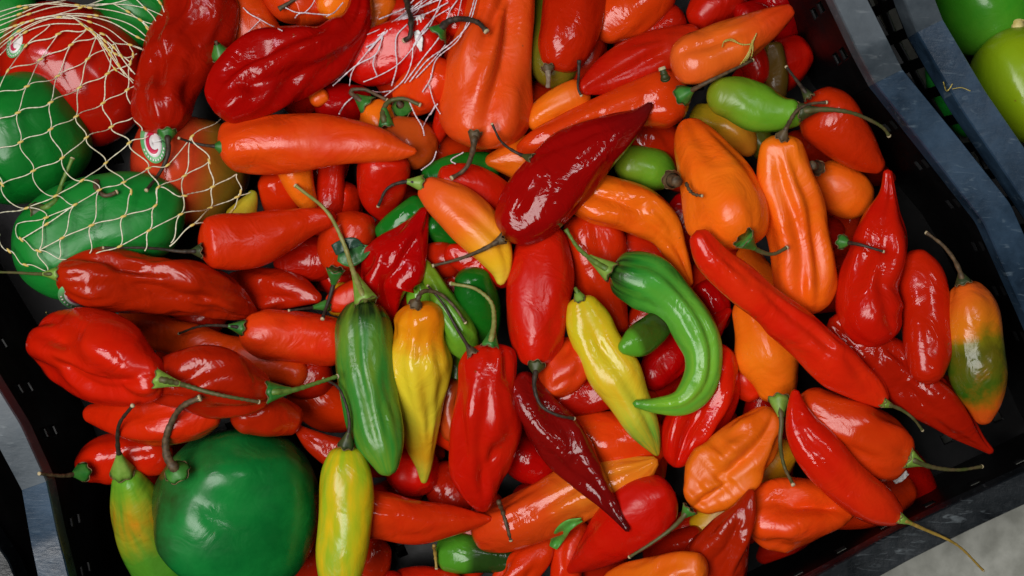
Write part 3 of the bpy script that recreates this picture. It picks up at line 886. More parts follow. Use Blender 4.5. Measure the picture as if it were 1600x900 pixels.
pepper(R_, 'deep', 'large wrinkled red pepper lying diagonally at the top with its tip curling up', [(336, 177, 26), (364, 153, 44), (410, 120, 56), (460, 96, 58), (518, 68, 42), (553, 36, 25), (563, 0, 17), (558, -34, 9)], gro=((92, .5, .45, .22, .17), (55, .55, .3, .14, .15)), crk=1.05)
pepper(R_, 'deep', 'crinkled triangular red pepper right of the long green stem', [(666, 324, 7), (645, 368, 27), (620, 408, 44), (600, 446, 40), (608, 484, 14), (615, 512, 4)][::-1], gro=((95, .6, .4, .24, .16), (65, .5, .3, .16, .14)), crk=1)
pepper(O_, 'red_orange_tip', 'long pepper lying low, red at its left end and orange at its right tip', [(740, 836, 26), (778, 826, 40), (840, 798, 46), (900, 772, 44), (955, 752, 38), (1000, 735, 24), (1028, 718, 6)], gro=((70, .6, .4, .16, .12),), crk=.35)
pepper(R_, 'scarlet', 'tapering red pepper pointing right, tip touching the red and orange one', [(540, 800, 32), (592, 806, 40), (645, 818, 38), (700, 814, 24), (740, 812, 13), (770, 810, 3)], crk=.25)
pepper(Y_, 'lime', 'lime yellow pepper with orange side at the bottom edge beside the bell pepper', [(540, 696, 20), (540, 722, 33), (539, 765, 43), (537, 830, 43), (535, 880, 38), (534, 940, 26)],
       [(541, 694), (546, 664), (540, 630), (527, 604), (506, 592)], crk=.12, cm='dark', cr=13, clen=22, sr=3, sm='dark')
pepper(R_, 'red', 'big red pepper lying diagonally at the bottom, tip to the lower left', [(1055, 770, 30), (1020, 785, 50), (965, 830, 43), (922, 868, 26), (888, 893, 5)], crk=.2)
pepper(R_, 'red', 'red pepper lying on its side behind the yellow and the curled green ones', [(915, 330, 30), (924, 368, 48), (932, 420, 45), (952, 470, 30), (975, 520, 10)], crk=.2)
pepper(R_, 'red', 'wrinkled red pepper under the tail of the curled green one', [(1122, 535, 30), (1114, 580, 42), (1096, 640, 47), (1068, 692, 38), (1052, 730, 16)], gro=((95, .6, .4, .25, .16), (65, .6, .3, .16, .14)), crk=0.85)
pepper(O_, 'bright', 'orange pepper hanging down with a light green cap, centre right', [(1217, 628, 23), (1213, 592, 36), (1200, 548, 53), (1184, 505, 40), (1165, 460, 30)],
       [(1217, 626), (1221, 658), (1219, 692), (1226, 730), (1239, 757)], crk=.3, cm='lime', cr=16, clen=30, sr=4, sm='mixed')
pepper(R_, 'scarlet', 'rough skinned red pepper at the top right that lies under the orange one', [(905, 141, 8), (950, 118, 30), (1000, 96, 42), (1050, 76, 42), (1100, 62, 28)][::-1], gro=((80, .55, .4, .16, .16),), crk=.35)
pepper(R_, 'red', 'smooth red pepper hanging from the top edge with a torn stem stub', [(868, 112, 22), (876, 86, 38), (889, 45, 48), (896, 0, 52), (905, -60, 46)],
       [(856, 108), (857, 122), (856, 136)], crk=.2, cm='brown', cr=10, clen=6, sr=5, sm='grey', cut=False)
pepper(R_, 'scarlet', 'long red pepper reaching from the big wrinkled one to the green cap at the top', [(1078, 155, 26), (1045, 156, 44), (1000, 162, 38), (940, 182, 33), (880, 206, 28), (830, 226, 20), (807, 236, 8)],
       [(1068, 148), (1100, 131), (1135, 114), (1176, 94)], gro=((90, .4, .35, .12, .16),), crk=.3, cr=16, clen=24, sr=3.4, sm='brown', cm='green', lift=.5)
pepper(O_, 'big_ored', 'big wrinkled orange red pepper hanging from the top centre', [(752, 234, 34), (754, 208, 58), (759, 160, 69), (767, 100, 65), (776, 40, 54), (788, -40, 42)],
       [(742, 210), (738, 238), (727, 264), (706, 278)], gro=((112, .4, .5, .18, .16), (75, .6, .3, .12, .14)), crk=0.75, lobes=.05, cm='brown', cr=11, clen=14, sr=5, sm='brown', lift=.8)
pepper(O_, 'orange_red_tip', 'orange pepper with red tip reaching the crate wall at the top right', [(1048, 106, 26), (1076, 98, 40), (1120, 79, 41), (1165, 55, 35), (1206, 32, 24), (1240, 13, 8)], zmin=0, gro=((75, .35, .3, .18, .14),), crk=.4)
pepper(R_, 'red', 'smooth red teardrop pepper by the right crate wall, under the olive stem', [(1262, 152, 28), (1290, 178, 50), (1320, 214, 43), (1352, 246, 28), (1380, 266, 9)],
       [(1263, 150), (1248, 130), (1229, 105)], zmin=-0.005, crk=.08, cm='dark', cr=9, clen=14, sr=3.4, sm='dark')
pepper(G_, 'leafgreen', 'bright green pepper at the upper right with a long olive stem', [(1253, 172, 21), (1225, 177, 27), (1188, 172, 38), (1148, 153, 36), (1105, 146, 24)],
       [(1252, 174), (1285, 171), (1320, 174), (1360, 188), (1384, 204), (1389, 212)], crk=.15, cm='dark', cr=15, clen=26, sr=4, sm='mixed', lift=.2)
pepper(R_, 'red', 'glossy red pepper standing along the right side with a thin neck on top', [(1390, 534, 24), (1366, 500, 47), (1357, 450, 47), (1371, 398, 44), (1381, 340, 32), (1387, 302, 14), (1387, 264, 6)], zmin=0.005, gro=((100, .45, .4, .2, .17), (65, .5, .3, .13, .15)), crk=0.65)
pepper(O_, 'orange', 'tall wrinkled orange pepper with two long grooves, right of centre', [(1221, 210, 27), (1221, 238, 38), (1226, 290, 46), (1240, 350, 53), (1257, 415, 53), (1264, 462, 44), (1268, 492, 18)],
       [(1223, 212), (1234, 190), (1246, 172), (1264, 163), (1291, 160)], gro=((72, .5, .42, .22, .13), (108, .55, .4, .2, .13)), crk=.5, lobes=.06, cm='brown', cr=11, clen=12, sr=3.4, sm='brown', lift=.2)
pepper(O_, 'orange', 'bent orange pepper with folded flank, tip pointing down', [(880, 300, 18), (935, 312, 38), (996, 328, 39), (1036, 355, 30), (1058, 394, 21), (1073, 430, 10), (1080, 447, 4)], gro=((100, .3, .28, .25, .2), (70, .7, .25, .16, .18)), crk=.55)
pepper(O_, 'bright', 'wide smooth orange pepper with green cap and hooked stem on its lower end', [(1148, 388, 40), (1144, 352, 62), (1127, 300, 63), (1102, 250, 47), (1083, 212, 31), (1075, 188, 14)],
       [(1164, 374), (1184, 391), (1208, 397), (1229, 387)], gro=((80, .7, .35, .12, .18),), crk=.22, cr=19, clen=22, sr=4, sm='mixed', cm='green', lift=.75)
pepper(R_, 'red', 'blunt red pepper with a flat glossy side, centre of the heap', [(838, 573, 18), (837, 545, 36), (838, 508, 48), (841, 458, 52), (846, 400, 46), (848, 345, 34)],
       [(838, 573), (835, 604), (846, 634), (872, 649), (897, 654)], crk=.3, cm='dark', cr=14, clen=14, sr=3.6, sm='dark', lift=.2)
pepper(O_, 'orange_yellow_tip', 'orange pepper fading to a yellow tip, centre of the heap', [(658, 287, 16), (684, 305, 30), (720, 330, 38), (750, 360, 38), (773, 394, 31), (783, 426, 16), (782, 446, 4)],
       [(656, 286), (634, 284), (606, 294), (591, 322)], gro=((70, .6, .35, .14, .16),), crk=.2, cr=13, clen=22, sr=3.4, sm='dark', cm='lime')
pepper(R_, 'scarlet', 'big broad red pepper by the lower crate rim, green cap to the right', [(1424, 714, 30), (1392, 704, 50), (1345, 680, 56), (1292, 650, 46), (1252, 616, 24)],
       [(1420, 716), (1450, 728), (1500, 734), (1534, 729)], zmin=0, gro=((95, .25, .28, .16, .16), (60, .5, .3, .12, .16)), crk=0.4, cr=17, clen=24, sr=3.8, sm='mixed', cm='lime')
pepper(O_, 'ored', 'wide orange red pepper along the lower crate rim', [(1166, 826, 34), (1212, 806, 56), (1265, 800, 46), (1310, 798, 28), (1336, 792, 12)], zmin=-0.01, gro=((80, .5, .35, .2, .18),), crk=0.55)
pepper(O_, 'bright', 'strongly crumpled bright orange pepper with mottled stem, lower centre right', [(1080, 792, 22), (1102, 768, 40), (1140, 732, 52), (1175, 690, 47), (1196, 656, 32), (1204, 636, 16)],
       [(1076, 797), (1056, 820), (1022, 846), (984, 870)], gro=((90, .62, .3, .35, .16), (60, .3, .2, .25, .2), (120, .35, .2, .25, .2), (85, .13, .05, .2, .7), (100, .33, .04, .16, .6), (60, .5, .05, .16, .4)), crk=.95, lobes=.08, cr=13, clen=14, sr=3.6, sm='mixed', cm='green', lift=.3)
pepper(R_, 'deep', 'crinkled triangular red pepper at the bottom edge with its point up', [(1095, 950, 48), (1118, 892, 50), (1145, 838, 35), (1166, 796, 17), (1176, 764, 4)], gro=((95, .45, .4, .22, .16), (65, .5, .3, .14, .14)), crk=0.9)
pepper(O_, 'bright', 'orange pepper cut by the bottom edge below the diagonal red one', [(1104, 888, 22), (1066, 890, 33), (1000, 914, 38), (945, 935, 30)], crk=.4)
pepper(R_, 'scarlet', 'long red pepper with yellow stem lying towards the lower right rim', [(1406, 810, 16), (1380, 796, 32), (1335, 765, 40), (1287, 715, 38), (1254, 668, 27), (1244, 634, 15), (1242, 608, 5)],
       [(1406, 810), (1442, 826), (1496, 852), (1536, 891)], zmin=0.008, gro=((85, .5, .35, .08, .16),), crk=.2, cm='lime', cr=9, clen=20, sr=2.8, sm='tan')
pepper(Y_, 'yellow_green_tip', 'yellow pepper with a green pointed end, centre', [(905, 462, 19), (914, 490, 29), (930, 530, 37), (955, 575, 39), (980, 622, 36), (1003, 662, 27), (1021, 696, 13), (1028, 713, 3)],
       [(905, 464), (899, 450)], gro=((80, .6, .35, .12, .14),), crk=.25, cm='lime', cr=9, clen=12, sr=4, sm='green', cut=False)
pepper(G_, 'greenblack', 'small green pepper with dark upper half inside the green curl', [(968, 546, 7), (990, 536, 24), (1018, 518, 26), (1040, 500, 22)], crk=.15)
pepper(R_, 'scarlet', 'long red pepper lying diagonally on the right with a lumpy flank', [(1382, 633, 10), (1363, 614, 24), (1325, 580, 34), (1270, 530, 35), (1212, 486, 33), (1156, 444, 30), (1112, 403, 26), (1088, 360, 14)],
       [(1382, 630), (1408, 640), (1428, 655), (1441, 672)], gro=((110, .5, .45, .10, .14),), crk=0.55, cm='lime', cr=8, clen=14, sr=3, sm='mixed')
pepper(G_, 'fresh', 'bright green pepper curled like a hook, centre right', [(955, 421, 26), (975, 428, 36), (1005, 438, 41), (1042, 462, 37), (1080, 506, 34), (1099, 553, 31), (1093, 597, 27), (1066, 627, 20), (1030, 633, 14), (988, 630, 5)],
       [(954, 424), (928, 408), (904, 388), (884, 358)], gro=((65, .4, .4, .10, .12), (100, .5, .4, .07, .12)), crk=.25, cm='lime', cr=17, clen=42, sr=4.6, sm='green', cut=False)
pepper('maroon_chili_pepper', 'maroon', 'shiny dark maroon pepper with a thin pointed tail, lower centre', [(800, 588, 22), (832, 632, 36), (872, 685, 38), (919, 744, 28), (950, 784, 16), (970, 813, 8), (983, 831, 4)], gro=((80, .4, .4, .07, .14),), crk=0.7)
pepper(R_, 'red', 'upright glossy red pepper with torn green cap, lower centre', [(765, 536, 28), (766, 560, 39), (763, 602, 45), (761, 650, 50), (755, 700, 46), (750, 748, 43), (753, 778, 27), (756, 798, 8)],
       [(766, 538), (772, 502), (768, 474), (746, 453), (705, 443)], gro=((88, .4, .5, .17, .18), (125, .5, .4, .1, .14)), crk=0.8, cr=14, clen=24, sr=4, sm='pale', cm='green', lift=.1)
pepper(Y_, 'amber', 'yellow pepper with orange shoulders and green tip, left of the upright red one', [(650, 472, 28), (655, 496, 40), (655, 520, 39), (652, 562, 56), (652, 600, 54), (656, 650, 38), (659, 695, 25), (663, 732, 12), (662, 756, 4)],
       [(650, 474), (660, 456), (684, 458), (712, 482), (727, 504)], gro=((106, .45, .4, .13, .12), (70, .4, .35, .10, .12)), crk=.25, lobes=.06, cm='brown', cr=11, clen=10, sr=3.4, sm='brown', lift=.2)
pepper(G_, 'green', 'green pepper with dark shoulders and very long pale stem, left of the yellow one', [(570, 468, 24), (568, 494, 41), (567, 540, 44), (572, 600, 46), (586, 660, 42), (600, 706, 32), (608, 744, 12)],
       [(571, 470), (552, 424), (537, 380), (512, 332), (462, 290)], gro=((100, .5, .45, .12, .13), (70, .5, .4, .09, .12)), crk=.25, lobes=.05, cm='lime', cr=19, clen=50, sr=4.2, sm='pale')
pepper(R_, 'blood', 'dark glossy red pepper lying diagonally in the upper centre, blackish tip', [(787, 370, 26), (812, 346, 45), (872, 280, 57), (928, 232, 45), (970, 205, 30), (1000, 182, 15), (1019, 160, 4)],
       [(784, 374), (752, 391), (716, 405), (677, 415)], crk=0.65, cm='brown', cr=9, clen=14, sr=3.6, sm='brown')

# round green fruit in the neighbouring crate
NG = 'green fruit in the neighbouring crate'
pepper('green_fruit', 'bell', 'green fruit seen only through the slots between the two crate rims', [(1460, 85, 18), (1478, 120, 34), (1512, 178, 34), (1530, 212, 18)], crk=.04, lobes=.0, zmin=-.05, cat='fruit', group=NG)
scar_fruit = pepper('green_fruit', 'greenfruit', 'round green fruit with a pale yellow scar at the top right corner', [(1492, -50, 50), (1530, -10, 84), (1570, 20, 82), (1606, 52, 40)], crk=.04, lobes=.01, cat='fruit', group=NG)
pepper('green_fruit', 'limefruit', 'yellow green lime like fruit at the right edge, behind the second rim', [(1532, 150, 46), (1565, 140, 82), (1610, 132, 92), (1670, 124, 70)], crk=.04, lobes=.01, cat='fruit', group=NG)

# of the deep bed keep what shows through the gaps, and say which gap
def shown(pts, zf):
    S, t, _ = profile(pts, 30)
    out = []
    for q, w in enumerate(windows(S)):
        if w is None:
            continue
        top = zf(t[q]) + FLAT * K * np.sqrt(np.clip(S[q, 2] ** 2 - w[2], 0, None))
        m = (w[2] < (.9 * S[q, 2]) ** 2) & (top > H[w[0], w[1]] - .0025)
        if m.any():
            jj, ii = np.nonzero(m)
            out += [(GXX[w[1]][i], GYY[w[0]][j]) for j, i in zip(jj, ii)]
    return out


CUT = (',', ' that ', ' whose ', ' behind ', ' under ', ' beside ', ' below ', ' between ', ' above ', ' at the ', ' in the ', ' left of ', ' right of ', ' from ', ' reaching ')
taken = set()
for o, pts, zf in BED:
    cells = [c_ for c_ in set(shown(pts, zf)) if 0 < c_[0] < 1600 and 0 < c_[1] < 900]
    if len(cells) < 5:
        bpy.data.objects.remove(o)
        continue
    cx_, cy_ = np.mean([c_[0] for c_ in cells]), np.mean([c_[1] for c_ in cells])
    near = sorted((min(math.dist((cx_, cy_), p[:2]) - p[2] for p in pp), lab) for (_, pp, lab, gr) in NAMED if 'dark bed' not in (gr or ''))
    for d_, lab in near[:30]:
        base = lab
        for c_ in CUT:
            base = base.split(c_)[0]
        base = base.strip()
        if 5 <= len(base.split()) <= 8 and base not in taken:
            taken.add(base)
            o['label'] = 'red pepper low in the gap by the ' + base
            break

# ------------------------------------------------------------------ crates
def plastic_mat(name, dark, mid, light, rough, bump):
    m, nt, b = new_mat(name)
    L = nt.links.new
    tc = node(nt, 'ShaderNodeTexCoord')
    n1 = node(nt, 'ShaderNodeTexNoise')
    n1.inputs['Scale'].default_value = 22
    n1.inputs['Detail'].default_value = 9
    n1.inputs['Roughness'].default_value = .65
    L(tc.outputs['Object'], n1.inputs['Vector'])
    mp = node(nt, 'ShaderNodeMapping')
    mp.inputs['Rotation'].default_value = (0, 0, 0.9)
    mp.inputs['Scale'].default_value = (60, 260, 60)
    L(tc.outputs['Object'], mp.inputs[0])
    n2 = node(nt, 'ShaderNodeTexNoise')
    n2.inputs['Scale'].default_value = 1
    n2.inputs['Detail'].default_value = 4
    n2.inputs['Distortion'].default_value = 1.5
    L(mp.outputs[0], n2.inputs['Vector'])
    cr = node(nt, 'ShaderNodeValToRGB')
    e = cr.color_ramp.elements
    e[0].position, e[0].color = .34, (*lin(dark), 1)
    e[1].position, e[1].color = .66, (*lin(mid), 1)
    L(n1.outputs[0], cr.inputs[0])
    mr = node(nt, 'ShaderNodeMapRange')
    mr.inputs[1].default_value = .60
    mr.inputs[2].default_value = .78
    mr.inputs[4].default_value = .45
    L(n2.outputs[0], mr.inputs[0])
    mx = node(nt, 'ShaderNodeMix', data_type='RGBA')
    L(mr.outputs[0], mx.inputs[0])
    L(cr.outputs[0], mx.inputs[6])
    mx.inputs[7].default_value = (*lin(light), 1)
    L(mx.outputs[2], b.inputs['Base Color'])
    r2 = node(nt, 'ShaderNodeMapRange')
    r2.inputs[1].default_value = .35
    r2.inputs[2].default_value = .65
    r2.inputs[3].default_value = rough * .7
    r2.inputs[4].default_value = rough * 1.3
    L(n1.outputs[0], r2.inputs[0])
    L(r2.outputs[0], b.inputs['Roughness'])
    bp = node(nt, 'ShaderNodeBump')
    bp.inputs['Strength'].default_value = bump * .35
    bp.inputs['Distance'].default_value = .0008
    L(n2.outputs[0], bp.inputs['Height'])
    bp2 = node(nt, 'ShaderNodeBump')
    bp2.inputs['Strength'].default_value = bump
    bp2.inputs['Distance'].default_value = .002
    L(n1.outputs[0], bp2.inputs['Height'])
    L(bp.outputs[0], bp2.inputs['Normal'])
    L(bp2.outputs[0], b.inputs['Normal'])
    return m


M_RIM = plastic_mat('scuffed_blue_grey_plastic', (24, 38, 52), (48, 72, 94), (112, 130, 142), .34, .35)
M_RIM_SHEEN = plastic_mat('worn_sky_sheen_plastic', (50, 59, 66), (84, 94, 101), (136, 144, 148), .48, .35)  # same plastic as the grip, sky reflection painted in as paler grey
M_RIM_BLACK = plastic_mat('scuffed_black_plastic', (9, 13, 16), (24, 31, 36), (120, 130, 134), .36, .6)
M_WALL = plastic_mat('black_plastic', (4, 4, 5), (9, 8, 9), (16, 15, 16), .42, .12)
M_WALL.node_tree.nodes['Principled BSDF'].inputs['Specular IOR Level'].default_value = .22


def beam(name, inner, outer, zs, mat, parent):
    """U shaped rim rail along a line, open side down"""
    prof = [(0.03, -.016), (0, -.003), (0, -.0012), (.035, 0), (.965, 0), (1.0, -.0012), (1.0, -.003), (.98, -.020),
            (.90, -.020), (.90, -.005), (.10, -.005), (.10, -.016)]
    A = catmull([(x, y, z) for (x, y), z in zip(inner, zs)], 16 * len(inner))
    m = len(A)
    # outer line sampled at the matching stations
    d = np.concatenate([[0], np.cumsum(np.linalg.norm(np.diff(np.array(inner, float), axis=0), axis=1))])
    da = np.linspace(0, d[-1], m)
    ix = np.interp(da, d, [p[0] for p in inner]); iy = np.interp(da, d, [p[1] for p in inner])
    ox = np.interp(da, d, [p[0] for p in outer]); oy = np.interp(da, d, [p[1] for p in outer])
    zz = np.interp(da, d, zs)
    ker = np.array([1, 2, 1]) / 4
    for _ in range(1):
        for v in (ix, iy, ox, oy, zz):
            v[1:-1] = np.convolve(v, ker, 'same')[1:-1]
    verts, faces = [], []
    n = len(prof)
    for k in range(m):
        I, O = W(ix[k], iy[k], zz[k]), W(ox[k], oy[k], zz[k])
        for u, dz in prof:
            q = I.lerp(O, u)
            verts.append((q.x, q.y, q.z + dz))
    for k in range(m - 1):
        for j in range(n):
            j2 = (j + 1) % n
            faces.append((k * n + j, k * n + j2, (k + 1) * n + j2, (k + 1) * n + j))
    faces += [tuple(range(n))[::-1], tuple((m - 1) * n + j for j in range(n))]
    o = link_mesh(name, verts, faces, mat, parent)
    es = o.modifiers.new('soft', 'EDGE_SPLIT')
    es.split_angle = math.radians(28)
    # let the heap's height map know about it, so stems lie over it
    for k in range(m):
        for u in (.1, .4, .7, .95):
            x, y = ix[k] + (ox[k] - ix[k]) * u, iy[k] + (oy[k] - iy[k]) * u
            i, j = int((x - GX0) / GS), int((y - GY0) / GS)
            if 1 <= i < NX - 1 and 1 <= j < NY - 1:
                H[j - 1:j + 2, i - 1:i + 2] = np.maximum(H[j - 1:j + 2, i - 1:i + 2], zz[k])
    return [(W((a + b) / 2, (c + e) / 2, z)) for a, b, c, e, z in zip(ix, ox, iy, oy, zz)]


def panel(name, top, bottom, mat, parent, along=(.013, .009), rows=None, thick=.0022, zpad=.012):
    """slotted panel between two world polylines: cells left out are the slots"""
    T_ = np.array([list(p) for p in top]); B_ = np.array([list(p) for p in bottom])
    d = np.concatenate([[0], np.cumsum(np.linalg.norm(np.diff(T_, axis=0), axis=1))])
    cuts, hole = [0.0], []
    while cuts[-1] < d[-1] - .03:
        for w, h in ((along[1], False), (along[0], True)):
            cuts.append(cuts[-1] + w); hole.append(h)
    cuts.append(d[-1]); hole.append(False)
    rows = rows or [(.16, False), (.10, True), (.07, False), (.10, True), (.07, False), (.10, True), (.07, False), (.10, True), (.07, False), (.10, True), (.06, False)]
    rc, rh = [0.0], []
    for w, h in rows:
        rc.append(rc[-1] + w); rh.append(h)
    rc = np.array(rc) / rc[-1]
    verts, faces = [], []
    for v in rc:
        for c in cuts:
            a = np.array([np.interp(c, d, T_[:, k]) for k in range(3)])
            b = np.array([np.interp(c, d, B_[:, k]) for k in range(3)])
            verts.append(a + (b - a) * v)
    n = len(cuts)
    for i in range(len(rc) - 1):
        for j in range(n - 1):
            if rh[i] and hole[j]:
                continue
            faces.append((i * n + j, i * n + j + 1, (i + 1) * n + j + 1, (i + 1) * n + j))
    o = link_mesh(name, verts, faces, mat, parent, smooth=False)
    sd = o.modifiers.new('thickness', 'SOLIDIFY')
    sd.thickness = thick
    sd.offset = 0
    bv = o.modifiers.new('bevel', 'BEVEL')
    bv.width = .0006
    bv.segments = 1
    return o


ZB = -0.104


def lower(line, inset, cx, cy):
    """foot of a wall under its rim line, drawn in towards the crate's middle"""
    out = []
    for p in line:
        v = Vector((cx - p.x, cy - p.y, 0)).normalized() * inset
        out.append(Vector((p.x + v.x, p.y + v.y, ZB)))
    return out


def drop(line, dz):
    return [Vector((p.x, p.y, p.z - dz)) for p in line]


H_FRUIT = H.copy()
M_SCAR = plain_mat('pale_yellow_scar', (196, 178, 96), (222, 206, 136), .6, 200, .5)
crate = tag(empty('plastic_crate', (0.02, -0.02, ZB)), 'black plastic crate with scuffed blue grey rim holding the heap of chili peppers', 'crate', 'plastic crates side by side')


def unparent_fix(o, root):
    o.parent = root
    o.matrix_parent_inverse = root.matrix_world.inverted()


def crate_rail(root, inner, outer, zs, mat, cx, cy, wall=True, inset=.003, along=(.007, .026)):
    before = set(bpy.data.objects)
    line = beam('rim', inner, outer, zs, mat, None)
    if wall:
        panel('side_wall', drop(line, .006), lower(line, inset, cx, cy), M_WALL, None, along=along,
              rows=[(.30, False), (.07, True), (.05, False), (.07, True), (.51, False)])
    for o in set(bpy.data.objects) - before:
        o.parent = root
        o.location = -root.location
    return line


# right rail: a higher end greyed for its sky sheen, a step down to the blue grey grip, then the lower end
RI = [(1170, -232), (1255, -100), (1302, 0), (1340, 80), (1367, 130)]
RO = [(1220, -250), (1303, -112), (1352, -10), (1388, 62), (1411, 108)]
l1 = crate_rail(crate, RI, RO, [.046, .046, .046, .043, .030], M_RIM_SHEEN, .05, 0)
RI = [(1367, 130), (1452, 238), (1537, 347), (1600, 487), (1690, 693)]
RO = [(1411, 108), (1496, 212), (1580, 318), (1645, 466), (1735, 680)]
l2 = crate_rail(crate, RI, RO, [.0295, .022, .018, .010, .006], M_RIM, .05, 0)
LI = [(1692, 694), (1600, 737), (1500, 783), (1400, 830), (1280, 897), (1100, 990), (800, 1132), (500, 1272), (240, 1392)]
LO = [(1737, 722), (1620, 780), (1521, 826), (1422, 875), (1302, 942), (1122, 1036), (822, 1178), (522, 1318), (262, 1438)]
l3 = crate_rail(crate, LI, LO, [.0055, .004, .002, 0, 0, .002, .006, .010, .010], M_RIM_BLACK, .05, 0)
FI = [(240, 1392), (160, 1120), (125, 985), (107, 900), (90, 833), (73, 752)]
FO = [(190, 1392), (110, 1122), (76, 990), (59, 905), (48, 853), (33, 766)]
l4 = crate_rail(crate, FI, FO, [.010, .012, .014, .016, .018, .026], M_RIM, .05, 0)
FI = [(73, 752), (33, 663), (0, 610), (-60, 512), (-180, 315), (-300, 120), (-400, -50)]
FO = [(33, 766), (-8, 690), (-42, 640), (-102, 540), (-222, 343), (-342, 148), (-445, -30)]
l5 = crate_rail(crate, FI, FO, [.0265, .036, .040, .042, .044, .045, .045], M_RIM_SHEEN, .05, 0)
TI = [(-400, -52), (0, -124), (400, -170), (800, -204), (1168, -234)]
TO = [(-420, -96), (-12, -170), (390, -216), (792, -250), (1172, -280)]
l6 = crate_rail(crate, TI, TO, [.0447, .0448, .045, .0455, .0457], M_RIM_SHEEN, .05, 0)
# crate floor with slots
def foot(p):
    return Vector((p.x * 1.03, p.y * 1.03, ZB))


out = Vector((.045, .02, 0))
fl = panel('crate_floor', [foot(l6[0]), foot(l1[0]) + out], [foot(l4[0]), foot(l3[0]) + out], M_WALL, None,
           along=(.006, .030), rows=[(1, False)] + [(.5, True), (2.2, False)] * 14)
fl.parent = crate
fl.location = -crate.location

crate2 = tag(empty('plastic_crate', (0.56, 0.12, ZB)), 'neighbouring black plastic crate at the right edge holding round green fruit', 'crate', 'plastic crates side by side')
AI = [(1330, -215), (1385, -90), (1413, 0), (1433, 50)]
AO = [(1376, -235), (1431, -104), (1460, -6), (1474, 30)]
crate_rail(crate2, AO[::-1], AI[::-1], [.030, .042, .044, .044], M_RIM_SHEEN, .75, .1, wall=False)
AI2 = [(1433, 50), (1500, 167), (1577, 280), (1680, 430), (1780, 600), (1830, 690)]
AO2 = [(1474, 30), (1541, 143), (1619, 256), (1722, 406), (1824, 578), (1876, 668)]
lw = crate_rail(crate2, AO2, AI2, [.0295, .025, .022, .018, .012, .010], M_RIM, .75, .1, wall=False)
full = [W((a[0] + b[0]) / 2, (a[1] + b[1]) / 2, .022) for a, b in zip(AI[:-1] + AI2, AO[:-1] + AO2)]
pw = panel('side_wall', drop(full, .006), lower(full, -.012, .80, .05), M_WALL, None, along=(.014, .007),
           rows=[(.26, False), (.13, True), (.07, False), (.13, True), (.41, False)])
q0, q1 = full[0], full[-1]
f2 = panel('crate_floor', [Vector((q0.x + .01, q0.y + .05, ZB - .002)), Vector((q0.x + .5, q0.y + .05, ZB - .002))], [Vector((q1.x + .01, q1.y - .02, ZB - .002)), Vector((q1.x + .5, q1.y - .02, ZB - .002))], M_WALL, None,
           along=(.006, .030), rows=[(1, False)] + [(.5, True), (2.2, False)] * 10)
f2.parent = crate2
f2.location = -crate2.location
pw.parent = crate2
pw.location = -crate2.location
crate3 = tag(empty('plastic_crate', (-0.42, -0.25, ZB)), 'corner of a third black crate, rim wet, at the bottom left edge', 'crate', 'plastic crates side by side')
CI = [(-180, 590), (-60, 770), (0, 857), (14, 878), (24, 903), (60, 990), (110, 1110)]
CO = [(-228, 618), (-110, 800), (-48, 885), (-34, 902), (-22, 925), (14, 1008), (64, 1126)]
crate_rail(crate3, CO, CI, [.018, .016, .016, .015, .014, .014, .014], M_RIM_BLACK, -.7, -.3, inset=-.05, along=(.0002, .06))

sp_ = W(1595, 40, height(1595, 40, H_FRUIT)) - scar_fruit.location
tube('stem_scar', [sp_ + Vector((0, 0, -.003)), sp_ + Vector((0, 0, .0006)), sp_ + Vector((.0006, 0, .0016))], [.0052, .0048, .0030], M_SCAR, scar_fruit, nth=11, wob=.1, seg=7)

# ------------------------------------------------------------------ pavement under the crates
M_SLAB = plain_mat('pavement_concrete', (146, 147, 138), (180, 181, 172), .85, 55, .6, .002)
M_JOINT = plain_mat('pavement_joint', (70, 68, 58), (92, 88, 76), .9, 40, .5, .002)
ZG = -0.150
gv = [(-6, -6, ZG - .006), (6, -6, ZG - .006), (6, 6, ZG - .006), (-6, 6, ZG - .006)]
ground = tag(link_mesh('ground', gv, [(0, 1, 2, 3)], M_JOINT, smooth=False), kind='structure')
sl = None
ca, sa = math.cos(.42), math.sin(.42)
for i in range(-4, 6):
    for j in range(-6, 5):
        cx, cy = .41 + i * .30, -.47 + j * .30
        x, y = ca * (cx - .41) - sa * (cy + .47) + .41, sa * (cx - .41) + ca * (cy + .47) - .47
        if sl is None:
            h, e = .147, .004
            v = [(-h, -h, 0), (h, -h, 0), (h, h, 0), (-h, h, 0)]
            vv = [(a, b, -.008) for a, b, _ in v] + [(a, b, -.002) for a, b, _ in v] + [(a * (1 - e / h), b * (1 - e / h), 0) for a, b, _ in v]
            ff = [(8, 9, 10, 11)] + [(k, (k + 1) % 4, 4 + (k + 1) % 4, 4 + k) for k in range(4)] + [(4 + k, 4 + (k + 1) % 4, 8 + (k + 1) % 4, 8 + k) for k in range(4)]
            o = sl = link_mesh('paving_slab', vv, ff, M_SLAB, ground, smooth=False)
        else:
            o = sl.copy()
            COL.objects.link(o)
        o.location = (x, y, ZG + .0012 * math.sin(i * 3.1 + j * 5.3))
        o.rotation_euler = (0, 0, .42)

# ------------------------------------------------------------------ the net bag over the fruit at the top left
def smooth_map(A, grow, blur):
    B = A.copy()
    for _ in range(grow):
        C = B.copy()
        C[1:] = np.maximum(C[1:], B[:-1]); C[:-1] = np.maximum(C[:-1], B[1:])
        C[:, 1:] = np.maximum(C[:, 1:], B[:, :-1]); C[:, :-1] = np.maximum(C[:, :-1], B[:, 1:])
        B = C
    for _ in range(blur):
        C = np.pad(B, 1, 'edge')
        B = (C[1:-1, 1:-1] * 2 + C[:-2, 1:-1] + C[2:, 1:-1] + C[1:-1, :-2] + C[1:-1, 2:]) / 6
    return np.maximum(B, A)


